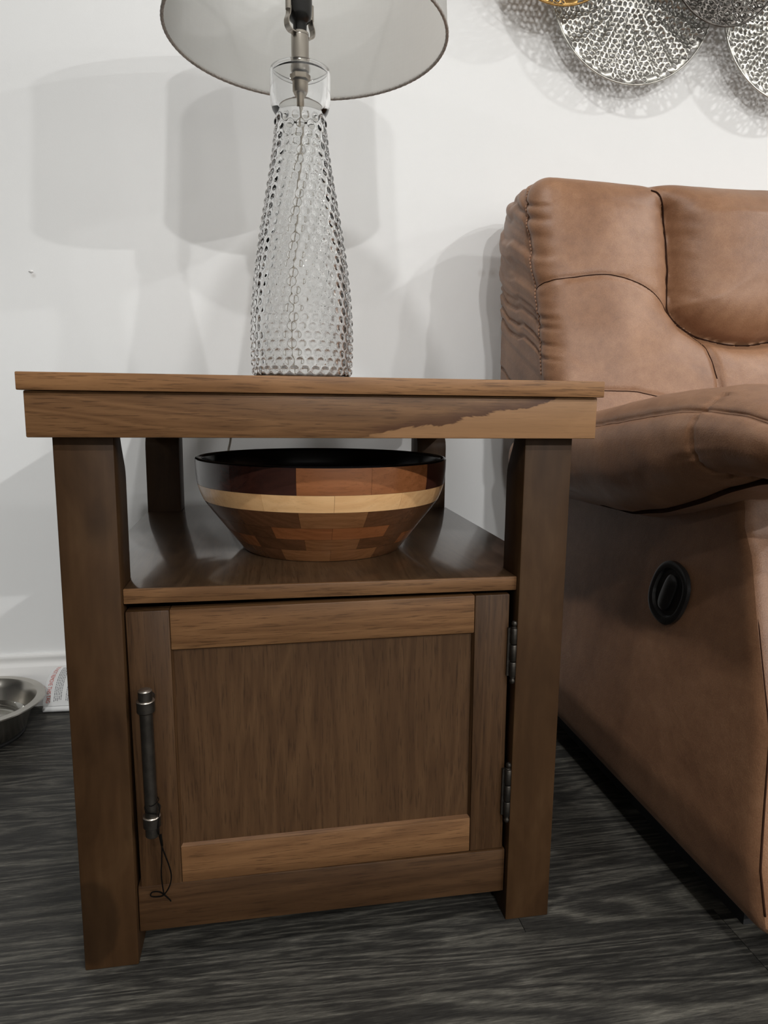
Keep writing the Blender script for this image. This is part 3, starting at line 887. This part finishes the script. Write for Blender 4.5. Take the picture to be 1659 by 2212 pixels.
ft = np.clip(front + 0.25 * topw * (Yp < 0.56) * (1 - front), 0, 1)
wf = (BY1 - Yp) / (BY1 - BY0)
d_v, s_v = poly_dist(Xm, Zp, VCREASE)
d_p, s_p = poly_dist(Xm, Zp, PBOT)
d_l, s_l = poly_dist(Xm, Zp, LUMB)
d_s, s_s = poly_dist(Xm, Zp, SEAM)
d_w, s_w = poly_dist(Xm, Zp, LOW)
d_t, s_t = poly_dist(Un, Zp, STITCH)
deep = np.minimum(d_v, d_p)
xcv = np.interp(Zp, [p[1] for p in VCREASE[::-1]], [p[0] for p in VCREASE[::-1]])
zpb = np.interp(Xm, [p[0] for p in PBOT], [p[1] for p in PBOT])
pillow = (Xm > np.where(Zp > 0.749, xcv, 0.615)) & (Zp > zpb)
lumbar = (~pillow) & (Xm > np.interp(Zp, [0.45, 0.632, 0.691], [0.68, 0.678, 0.671])) & (Zp <= 0.705)
dsm = np.sqrt(deep ** 2 + 0.0050 ** 2)
disp = 0.034 * (1 - np.exp(-dsm / 0.028)) - 0.012
disp += np.where(pillow, 0.034 * (1 - np.exp(-(dsm - 0.0050) / 0.040)), 0)
disp -= 0.010 * np.exp(-(deep / 0.0080) ** 2)
disp += np.where(lumbar, 0.006 * (1 - np.exp(-d_l / 0.03)), 0)
disp -= 0.006 * np.exp(-(d_l / 0.006) ** 2)
disp -= 0.0030 * np.exp(-(d_s / 0.0050) ** 2) * (~pillow)
disp -= 0.0020 * np.exp(-(d_w / 0.0045) ** 2)
disp += 0.008 * np.exp(-((Xm - 0.49) / 0.06) ** 2 - ((Zp - 0.86) / 0.08) ** 2)
disp += 0.010 * np.exp(-((Xm - 0.50) / 0.07) ** 2 - ((Zp - 0.70) / 0.07) ** 2)
# gathers beside the seams
wr = (noise1(s_t * 95 + Xm * 30, 1) - 0.5) * 0.0050 * np.exp(-d_t / 0.016)
wr += (noise1(s_v * 80 - Xm * 35, 3) - 0.5) * 0.0060 * np.exp(-d_v / 0.022) * pillow
wr += (noise1(s_v * 60 + Xm * 10, 6) - 0.5) * 0.0030 * np.exp(-d_v / 0.020) * (~pillow)
wr += (noise1(s_p * 70 + Zp * 20, 5) - 0.5) * 0.0012 * np.exp(-d_p / 0.02)
wr += (noise1(Zp * 30 + Xm * 9, 8) - 0.5) * 0.0020 * np.exp(-d_t / 0.07)
wr += (noise1(Zp * 55 + 4 * noise1(Xm * 20, 2), 11) - 0.5) * 0.0014
fold = noise1(Zp * 44 - Yp * 17 + 1.5 * noise1(Yp * 25, 2), 4); fold = np.abs(fold - 0.5) * 2
sidedisp = -0.0070 * (1 - np.clip(fold / 0.42, 0, 1)) + (noise1(Zp * 90 - Yp * 40, 9) - 0.5) * 0.003 + (0.004 + 0.022 * np.exp(-((Zp - 0.87) / 0.10) ** 2)) * np.clip(1 - ((Yp - 0.50) / 0.15) ** 2, 0, 1)
crest = np.clip((Zp - 0.905) / 0.045, 0, 1); crest = crest * crest * (3 - 2 * crest)
disp = disp * (1 - 0.85 * crest) + 0.016 * 0.85 * crest
disp = (disp + wr * (1 - 0.6 * crest)) * ft + sidedisp * np.clip(side - 0.25 * front, 0, 1) * (Yp < 0.63)
disp -= 0.0045 * np.exp(-(d_t / 0.007) ** 2) * (Zp < 0.95)
disp += topw * 0.003 * (noise1(Xm * 22, 7) - 0.5)
P2 = P + Nn * disp[:, None]
# the back leans towards the wall and narrows a little downwards
P2[:, 1] += 0.27 * (Zp - 0.62) * wf
P2[:, 1] = np.minimum(P2[:, 1], 0.668)
fc = np.array([P[list(q)].mean(0) for q in Q]); fxm = np.minimum(fc[:, 0], 2 * XC - fc[:, 0])
fxcv = np.interp(fc[:, 2], [p[1] for p in VCREASE[::-1]], [p[0] for p in VCREASE[::-1]])
fzpb = np.interp(fxm, [p[0] for p in PBOT], [p[1] for p in PBOT])
isfront = fc[:, 1] < 0.56
f_p = (fxm > np.where(fc[:, 2] > 0.749, fxcv, 0.615)) & (fc[:, 2] > fzpb) & isfront
f_l = (~f_p) & (fxm > 0.675) & (fc[:, 2] <= 0.705) & isfront
f_side = (fxm - 0.9 * np.clip(fc[:, 1] - (BY0 + 0.012), 0, None) < np.interp(fc[:, 2], [p[1] for p in STITCH[::-1]], [p[0] for p in STITCH[::-1]]))
f_bl = (~f_p) & (~f_l) & (~f_side) & isfront & (fc[:, 0] < XC)
f_br = (~f_p) & (~f_l) & (~f_side) & isfront & (fc[:, 0] >= XC)
f_rest = ~(f_p | f_l | f_side | f_bl | f_br)
def sub(faces):
    used = np.unique(faces); mp = -np.ones(len(P2), int); mp[used] = np.arange(len(used))
    return P2[used], mp[faces]
def soft(name, mask):
    V, F = sub(Q[mask])
    me_o = part(name, (V, F), M['leather'], rec, True)
    return me_o
soft('headrest_pillow', f_p); soft('lumbar_cushion', f_l)
soft('back_bolster', f_bl); soft('back_bolster', f_br)
soft('back_side_panel', f_side & (fc[:, 0] < XC)); soft('back_side_panel', f_side & (fc[:, 0] >= XC)); soft('back_shell', f_rest)
# raised stitching lies on the finished surface
fr_idx = np.where((Nn[:, 1] < 0.2) & (Nn[:, 2] < 0.6) & (P[:, 0] < XC))[0]
def on_surface(poly, n, lift, unrolled=False):
    cx_ = Un if unrolled else Xm
    pts_ = []
    pl = [Vector((a, 0, z)) for a, z in poly]
    sp_ = spline([tuple(p) for p in pl], n)
    for q in sp_:
        d = (cx_[fr_idx] - q.x) ** 2 + (P[fr_idx, 2] - q.z) ** 2
        k = np.argsort(d)[:4]; w_ = 1 / (d[k] + 1e-7); w_ /= w_.sum()
        i4 = fr_idx[k]
        pts_.append(tuple((P2[i4] * w_[:, None]).sum(0) + (Nn[i4] * w_[:, None]).sum(0) * lift))
    return pts_
def stitches(path, length, gap_, r):
    P_ = [Vector(p) for p in path]; out = []
    acc = [0.0]
    for a, b_ in zip(P_[:-1], P_[1:]): acc.append(acc[-1] + (b_ - a).length)
    def at(s):
        k = int(np.searchsorted(acc, s)) ; k = min(max(k, 1), len(P_) - 1)
        t = (s - acc[k - 1]) / max(acc[k] - acc[k - 1], 1e-9)
        return P_[k - 1].lerp(P_[k], min(max(t, 0), 1))
    s = 0.0
    while s + length < acc[-1]:
        out.append(tube([at(s), at(s + length * 0.5), at(s + length)], [r * 0.6, r, r * 0.6], 6)); s += length + gap_
    return join(*out)
st_path = on_surface([p for p in STITCH if 0.5 < p[1] < 0.96], 10, 0.0022, True)
part('stitching', stitches(st_path, 0.0052, 0.0014, 0.0014), M['stitch'], rec, True)

for poly_, rad_ in ((SEAM, 0.0009), (LOW, 0.0008), (LUMB[:3], 0.0010), (VCREASE[1:] + PBOT[1:], 0.0016)):
    sm_ = on_surface(poly_, 14, 0.0 if rad_ < 0.0015 else 0.0004, poly_ is SEAM)
    sm_ = [tuple(np.mean([sm_[max(0, min(len(sm_) - 1, i + k_))] for k_ in (-2, -1, 0, 1, 2)], axis=0)) for i in range(len(sm_))]
    part('seam', tube(sm_, rad_, 6), M['piping'], rec, True)

# arms: lofted rolls. Sections run along y (back to front)
def arm_mesh():
    ys = np.concatenate([np.linspace(0.56, 0.02, 110), np.linspace(0.02, -0.165, 56)[1:]])
    na = 110
    cx = 0.503
    V = np.zeros((len(ys), na, 3)); TH = np.zeros((len(ys), na)); S = np.zeros((len(ys), na))
    for j, yy in enumerate(ys):
        zt = np.interp(yy, [-0.165, -0.12, -0.06, 0.0, 0.05, 0.12, 0.20, 0.32, 0.45, 0.56], [0.552, 0.577, 0.593, 0.602, 0.606, 0.603, 0.596, 0.581, 0.561, 0.55])
        zb_ = np.interp(yy, [-0.165, -0.1, -0.05, 0.0, 0.05, 0.12, 0.20, 0.34, 0.56], [0.522, 0.514, 0.512, 0.498, 0.478, 0.455, 0.438, 0.433, 0.43])
        hw = 0.107
        e = np.clip((yy + 0.165) / 0.075, 0, 1)
        cap = math.sqrt(max(0.0, 1 - (1 - e) ** 2)) if e < 1 else 1.0
        cap = 0.25 + 0.75 * cap if j < len(ys) - 1 else 0.25
        mz, hz_ = (zt + zb_) / 2, (zt - zb_) / 2
        th = np.linspace(0, 2 * PI, na, endpoint=False)
        ex = 2 / 2.5
        x = np.sign(np.cos(th)) * np.abs(np.cos(th)) ** ex * hw * (0.35 + 0.65 * cap)
        z = np.sign(np.sin(th)) * np.abs(np.sin(th)) ** ex * hz_ * cap
        V[j, :, 0] = cx + x; V[j, :, 1] = yy; V[j, :, 2] = mz + z
        TH[j] = th; S[j] = yy
    # seams: along the upper outer edge, and the front cap seam
    th_seam = math.radians(147)
    dth = np.abs((TH - th_seam + PI) % (2 * PI) - PI) * 0.09
    ysn = 0.024 - 0.045 * np.clip((math.radians(190) - TH) / math.radians(60), -1, 1) ** 2 * (TH > math.radians(190))
    left = (TH > math.radians(120)) & (TH < math.radians(265))
    capx = np.interp(np.degrees(TH), [120, 147, 180, 205, 225, 245], [0.016, 0.014, 0.006, -0.004, -0.022, -0.06])
    dcap = np.abs(S - capx)
    dd = np.zeros_like(TH)
    fade = 1.0
    dd -= 0.0045 * np.exp(-(dth / 0.0042) ** 2)
    dd -= 0.0040 * np.exp(-(dcap / 0.0042) ** 2) * left
    dd += 0.006 * (1 - np.exp(-dth / 0.02)) * (1 - 0.6 * np.exp(-dcap / 0.02) * left)
    dd += (noise1(S * 85, 12) - 0.5) * 0.0032 * np.exp(-dth / 0.012)
    dd += (noise1(TH * 16, 13) - 0.5) * 0.0050 * np.exp(-dcap / 0.020) * left
    dd += (noise1(S * 26 + TH * 3, 14) - 0.5) * 0.0030
    # displacement direction: radial in the section
    ctr = V.mean(1, keepdims=True)
    dirv = V - ctr; dirv[:, :, 1] = 0
    dirv /= np.maximum(np.linalg.norm(dirv, axis=2, keepdims=True), 1e-6)
    V = V + dirv * dd[:, :, None]
    VV = V.reshape(-1, 3)
    F = []
    for j in range(len(ys) - 1):
        for i in range(na):
            F.append((j * na + i, j * na + (i + 1) % na, (j + 1) * na + (i + 1) % na, (j + 1) * na + i))
    F.append(tuple(range(na))); F.append(tuple(range((len(ys) - 1) * na, len(ys) * na)))
    seam_i = int(round(th_seam / (2 * PI) * na))
    seam = [tuple(V[j, seam_i] + dirv[j, seam_i] * 0.0008) for j in range(12, len(ys) - 8)]
    welt = []
    wi = int(round(math.radians(228) / (2 * PI) * na))
    for j in range(8, len(ys) - 4, 2):
        welt.append((0.4450, ys[j], float(np.interp(ys[j], [-0.165, -0.1, -0.05, 0.0, 0.05, 0.12, 0.20, 0.34, 0.56], [0.520, 0.517, 0.512, 0.498, 0.478, 0.456, 0.441, 0.438, 0.438]))))
    return (VV, F), seam, welt
av, aseam, awelt = arm_mesh()
def mirror(vf):
    V = np.array(vf[0], float); V[:, 0] = 2 * XC - V[:, 0]
    return V, vf[1]
arm = part('arm', av, M['leather'], rec, True, origin=(0.503, 0.2, 0.5))
arm2 = part('arm', mirror(av), M['leather'], rec, True, origin=(2 * XC - 0.503, 0.2, 0.5))
part('seam_welt', tube(aseam[::3], 0.0019, 8), M['leather'], arm, True)
part('under_welt', tube(spline(awelt[::4], 4), 0.0036, 8), M['piping'], arm, True)
# side panels with forward sloping front edge
def side_panel():
    P_, N_, Q_ = rounded_grid_box(0.4215, 0.590, -0.03, 0.60, 0.050, 0.530, 0.018, 0.010)
    w_ = (0.60 - P_[:, 1]) / 0.63
    P_ = P_.copy()
    P_[:, 1] -= (np.clip(0.5 - P_[:, 2], 0, 1) * 0.235 - 0.062 * np.clip((P_[:, 2] - 0.25) / 0.2, 0, 1)) * w_
    # padded face
    bul = 0.008 * np.clip(1 - ((P_[:, 2] - 0.27) / 0.26) ** 2, 0, 1)
    P_[:, 0] += np.clip((0.590 - P_[:, 0]) / 0.1685, 0, 1) * (-bul + 0.008 + 0.055 * np.clip((P_[:, 2] - 0.12) / 0.30, 0, 1))
    fr_ = N_[:, 1] < -0.3
    P_[:, 1] += np.where(fr_, (noise1(P_[:, 2] * 60, 21) - 0.5) * 0.002 * np.clip((P_[:, 2] - 0.3) / 0.15, 0, 1), 0)
    # lower corner turns under
    return P_, N_, Q_
P_, N_, Q_ = side_panel()
fcen = np.array([N_[list(q)].mean(0) for q in Q_])
frf = fcen[:, 1] < -0.72
def sub2(PP, faces):
    used = np.unique(faces); mp = -np.ones(len(PP), int); mp[used] = np.arange(len(used))
    return PP[used], mp[faces]
vf_s, vf_f = sub2(P_, Q_[~frf]), sub2(P_, Q_[frf])
sp1 = part('side_panel', vf_s, M['leather'], rec, True)
part('side_panel', mirror(vf_s), M['leather'], rec, True)
part('front_panel', vf_f, M['leather'], rec, True)
part('front_panel', mirror(vf_f), M['leather'], rec, True)
# stitched corner seam
cs = [(0.4270 + 0.055 * min(max((z - 0.12) / 0.30, 0), 1) + 0.008 - 0.008 * max(0, 1 - ((z - 0.27) / 0.26) ** 2), -0.0245 - max(0, 0.5 - z) * 0.235 + 0.062 * min(max((z - 0.25) / 0.2, 0), 1), z) for z in np.linspace(0.50, 0.075, 60)]
part('corner_seam', tube(cs, 0.0011, 6), M['piping'], rec, True)
# recessed pull latch
px_, py_, pz_ = 0.4650, 0.126, 0.345
def oval(ry, rz, x, n=48, e=2.3, tilt=0.25):
    out = []
    for i in range(n):
        a = 2 * PI * i / n
        yy = math.copysign(abs(math.cos(a)) ** (2 / e), math.cos(a)) * ry
        zz = math.copysign(abs(math.sin(a)) ** (2 / e), math.sin(a)) * rz
        zr = yy * math.sin(tilt) + zz * math.cos(tilt)
        out.append((x + 0.011 + zr * 0.183, py_ + yy * math.cos(tilt) - zz * math.sin(tilt), pz_ + zr))
    return out
loops = [oval(0.040, 0.040, 0.4500), oval(0.040, 0.040, 0.4450), oval(0.037, 0.037, 0.4440), oval(0.031, 0.031, 0.4450), oval(0.029, 0.029, 0.4485)]
V = [p for l in loops for p in l]
F = [(k * 48 + i, k * 48 + (i + 1) % 48, (k + 1) * 48 + (i + 1) % 48, (k + 1) * 48 + i) for k in range(4) for i in range(48)] + [tuple(range(4 * 48, 5 * 48))]
latch = part('pull_latch', (V, F), M['black_plastic'], rec, 40, label='black recessed release latch')
lv = [oval(0.013, 0.024, 0.4480, e=3), oval(0.013, 0.024, 0.4450, e=3), oval(0.010, 0.021, 0.4440, e=3)]
V = [p for l in lv for p in l]
F = [(k * 48 + i, k * 48 + (i + 1) % 48, (k + 1) * 48 + (i + 1) % 48, (k + 1) * 48 + i) for k in range(2) for i in range(48)] + [tuple(range(2 * 48, 3 * 48))]
part('lever', (V, F), M['black_plastic'], latch, 40)
# seat, footrest and base
def soft_box(x0, x1, y0, y1, z0, z1, r, st=0.02, puff=0.012):
    P__, N__, Q__ = rounded_grid_box(x0, x1, y0, y1, z0, z1, r, st)
    c_ = np.array([(x0 + x1) / 2, (y0 + y1) / 2, (z0 + z1) / 2]); h_ = np.array([(x1 - x0) / 2, (y1 - y0) / 2, (z1 - z0) / 2])
    u_ = (P__ - c_) / h_
    w_ = np.prod(np.clip(1 - (u_ * (1 - np.abs(N__))) ** 2, 0, 1), axis=1)
    return P__ + N__ * (puff * w_)[:, None], Q__
part('seat_cushion', soft_box(0.612, 2 * XC - 0.612, -0.17, 0.43, 0.30, 0.475, 0.05), M['leather'], rec, True)
part('footrest', soft_box(0.612, 2 * XC - 0.612, -0.20, -0.13, 0.07, 0.31, 0.03), M['leather'], rec, True)
part('base_frame', box(0.47, 2 * XC - 0.47, -0.05, 0.58, 0.0, 0.10), M['base_black'], rec)

# ------------------------------------------------------------------ stainless pet bowl with water
DB = (-0.570, 0.567, 0.0)
pet = root('pet_bowl', DB, 'stainless steel pet bowl of water on the floor by the baseboard', 'pet bowl')
part('steel_shell', lathe([(0.0004, 0.004), (0.066, 0.004), (0.073, 0.006), (0.080, 0.016), (0.092, 0.050), (0.0985, 0.0635), (0.1010, 0.0660), (0.1140, 0.0655), (0.1155, 0.0640), (0.1145, 0.0628), (0.1010, 0.0640),
                           (0.0965, 0.058), (0.083, 0.016), (0.0765, 0.004), (0.074, 0.0022), (0.0004, 0.0022)], 96, DB), M['steel'], pet, 40)
part('rubber_foot', lathe([(0.066, 0.0), (0.078, 0.0), (0.0795, 0.004), (0.0765, 0.0065), (0.066, 0.002)], 96, DB, closed=True), M['rubber'], pet, 40)
part('water', lathe([(0.0004, 0.0044), (0.066, 0.0044), (0.0727, 0.0064), (0.0797, 0.0164), (0.0845, 0.0300), (0.0004, 0.0300)], 96, DB), M['water'], pet, 40)

# ------------------------------------------------------------------ paper care tag propped on the baseboard
def tag_pt(u, v, lift=0.0):
    """u: 0..1 along x, v: 0..1 up the sheet"""
    x = -0.4835 + u * 0.10 + 0.020 * v * v
    yb, yt = 0.652, 0.6785
    y_ = yb + (yt - yb) * v + 0.004 * math.sin(v * PI) - 0.004 * u * (1 - v)
    z_ = 0.012 + 0.066 * (1 - (1 - v) ** 1.5) + 0.009 * u * v
    return (x, y_ - lift, z_ + lift * 0.5)
V, F = [], []
nu, nv_ = 14, 16
for j in range(nv_ + 1):
    for i in range(nu + 1):
        V.append(tag_pt(i / nu, j / nv_))
for j in range(nv_ + 1):
    for i in range(nu + 1):
        p = tag_pt(i / nu, j / nv_); V.append((p[0], p[1] + 0.0005, p[2] - 0.0003))
K = (nu + 1) * (nv_ + 1)
for j in range(nv_):
    for i in range(nu):
        a = j * (nu + 1) + i
        F.append((a, a + 1, a + nu + 2, a + nu + 1)); F.append((K + a, K + a + 1, K + a + nu + 2, K + a + nu + 1))
care = root('paper_tag', (-0.44, 0.66, 0.0), 'white printed paper tag with red heading leaning on the baseboard', 'tag')
part('sheet', (V, F), M['paper'], care, True)
# rolled lower edge resting on the floor
roll = [tuple(Vector(tag_pt(u, 0)) + Vector((0, 0.001, -0.0062))) for u in np.linspace(0.01, 1, 10)]
part('folded_edge', tube(roll, 0.0056, 12), M['paper'], care, 40)
def text_mesh(body):
    cu = bpy.data.curves.new('print', 'FONT'); cu.body = body; cu.size = 1.0
    ob = bpy.data.objects.new('print', cu); C.objects.link(ob)
    bpy.context.view_layer.update()
    me = bpy.data.meshes.new_from_object(ob)
    V = np.array([v.co[:] for v in me.vertices]); F = [tuple(p.vertices) for p in me.polygons]
    bpy.data.objects.remove(ob); bpy.data.curves.remove(cu); bpy.data.meshes.remove(me)
    return V, F
TV, TF = text_mesh('DO NOT REMOVE THIS TAG')
wid = TV[:, 0].max() - TV[:, 0].min()
red = []
for p in TV:
    s = (p[0] - TV[:, 0].min()) / wid
    red.append(tag_pt(0.055 + 0.075 * (p[1] / 0.72), 0.985 - 0.93 * s, 0.0004))
part('red_heading', (red, TF), M['red_ink'], care)
lines = []
rl = random.Random(3)
for k, u in enumerate(np.arange(0.19, 0.98, 0.031)):
    if k in (5, 6, 12, 18): continue
    v0, v1 = 0.06 + rl.random() * 0.05, (0.95 if k < 5 else (0.62 if k < 12 else 0.9)) - rl.random() * 0.06
    vv = v0
    while vv < v1:
        l = 0.02 + rl.random() * 0.05
        q = [tag_pt(u, vv, 0.0004), tag_pt(u + 0.015, vv, 0.0004), tag_pt(u + 0.015, min(vv + l, v1), 0.0004), tag_pt(u, min(vv + l, v1), 0.0004)]
        lines.append((q, [(0, 1, 2, 3)])); vv += l + 0.012
part('small_print', join(*lines), M['grey_ink'], care)

# ------------------------------------------------------------------ wall art: overlapping pierced metal discs
art = root('wall_art', (0.64, WALL, 1.36), 'metal wall art of overlapping pierced silver, gold and dark discs above the recliner', 'wall art')
def disc(cx_, cy_, cz_, R_, cell=0.0108, hole=0.52, ridges=22, dome=0.012, swirl=0.9, seed=0, tilt=0.0):
    rs = np.random.RandomState(seed)
    vid, Vd, Fd = {}, [], []
    jit = {}
    def corner(i, j):
        k = (i, j)
        if k not in vid:
            px = i * cell * 0.5; pz = j * cell * math.sqrt(3) / 6 * 1.0
            jx, jz = (rs.rand(2) - 0.5) * cell * 0.26
            px += jx; pz += jz
            r = math.hypot(px, pz)
            if r > R_ * 0.985 or (r > R_ * 0.955):
                s = R_ * 0.99 / r; px *= s; pz *= s
            vid[k] = len(Vd); Vd.append((px, pz))
        return vid[k]
    nmax = int(R_ / cell) + 2
    for a in range(-2 * nmax, 2 * nmax + 1):
        for b_ in range(-2 * nmax, 2 * nmax + 1):
            # hex centres (pointy-top): x = cell*(a + b/2), z = cell*sqrt3/2*b
            cxh, czh = cell * (a + b_ * 0.5), cell * math.sqrt(3) / 2 * b_
            rr_ = math.hypot(cxh, czh)
            if rr_ > R_ * 0.965: continue
            I, J = 2 * a + b_, 3 * b_
            cs_ = [corner(I, J + 2), corner(I + 1, J + 1), corner(I + 1, J - 1), corner(I, J - 2), corner(I - 1, J - 1), corner(I - 1, J + 1)]
            pc_ = np.array([Vd[k] for k in cs_]); ctr_ = pc_.mean(0)
            h_ = hole * (0.8 + 0.4 * rs.rand())
            if rr_ > R_ * 0.93 or rr_ < R_ * 0.05:
                Fd.append(tuple(cs_)); continue
            ring = []
            rad_ = h_ * np.min(np.linalg.norm(pc_ - ctr_, axis=1))
            a0_ = math.atan2(pc_[0][1] - ctr_[1], pc_[0][0] - ctr_[0])
            for q in range(12):
                aq = a0_ - q * PI / 6
                ring.append(len(Vd)); Vd.append((float(ctr_[0] + rad_ * math.cos(aq)), float(ctr_[1] + rad_ * math.sin(aq))))
            for q in range(6):
                Fd.append((cs_[q], cs_[(q + 1) % 6], ring[(2 * q + 2) % 12], ring[2 * q + 1], ring[2 * q]))
    A_ = np.array(Vd)
    r = np.hypot(A_[:, 0], A_[:, 1]); th = np.arctan2(A_[:, 1], A_[:, 0])
    ph = th * ridges + swirl * 3.0 * (r / R_)
    rid = np.abs(np.sin(ph / 2)) * 0.0075 * np.clip(r / (0.35 * R_), 0, 1) * np.clip((R_ - r) / (0.12 * R_), 0, 1)
    yv = dome * (1 - (r / R_) ** 2) + rid + 0.0006 * np.sin(A_[:, 0] * 420) * np.sin(A_[:, 1] * 390)
    V3 = np.stack([cx_ + A_[:, 0], cy_ + yv + tilt * A_[:, 1], cz_ + A_[:, 1]], 1)
    return V3, Fd
def art_disc(cx_, cy_, cz_, R_, mat, rim, seed, label, tilt=0.0, **kw):
    V3, Fd = disc(cx_, cy_, cz_, R_, seed=seed, tilt=tilt, **kw)
    d_ = part('disc', (V3, Fd), M[mat], art, True, origin=(cx_, cy_, cz_), label=label)
    so = d_.modifiers.new('sheet', 'SOLIDIFY'); so.thickness = 0.0009; so.offset = 0
    ringp = [(cx_ + R_ * math.cos(a), cy_ + tilt * R_ * math.sin(a), cz_ + R_ * math.sin(a)) for a in np.linspace(0, 2 * PI, 121)]
    part('rim', tube(ringp, 0.0018, 8, cap=False), M[rim], d_, True)
    # stand-off peg to the wall
    part('mount_peg', tube([(cx_, cy_ + 0.012, cz_), (cx_, WALL - 0.0005, cz_)], 0.004, 10), M['blackmetal'], d_, True)
    return d_
art_disc(0.640, 0.660, 1.362, 0.1650, 'silver', 'silver', 1, 'hammered silver pierced disc')
art_disc(0.476, 0.628, 1.425, 0.1220, 'gold', 'gold', 2, 'hammered gold pierced disc', ridges=18)
art_disc(0.800, 0.622, 1.408, 0.1120, 'blackmetal', 'blackmetal', 3, 'dark bronze pierced disc', ridges=16)
art_disc(0.990, 0.655, 1.352, 0.1650, 'silver', 'silver', 4, 'second hammered silver pierced disc')
art_disc(0.640, 0.640, 1.640, 0.1300, 'gold', 'gold', 5, 'upper gold pierced disc', ridges=18)
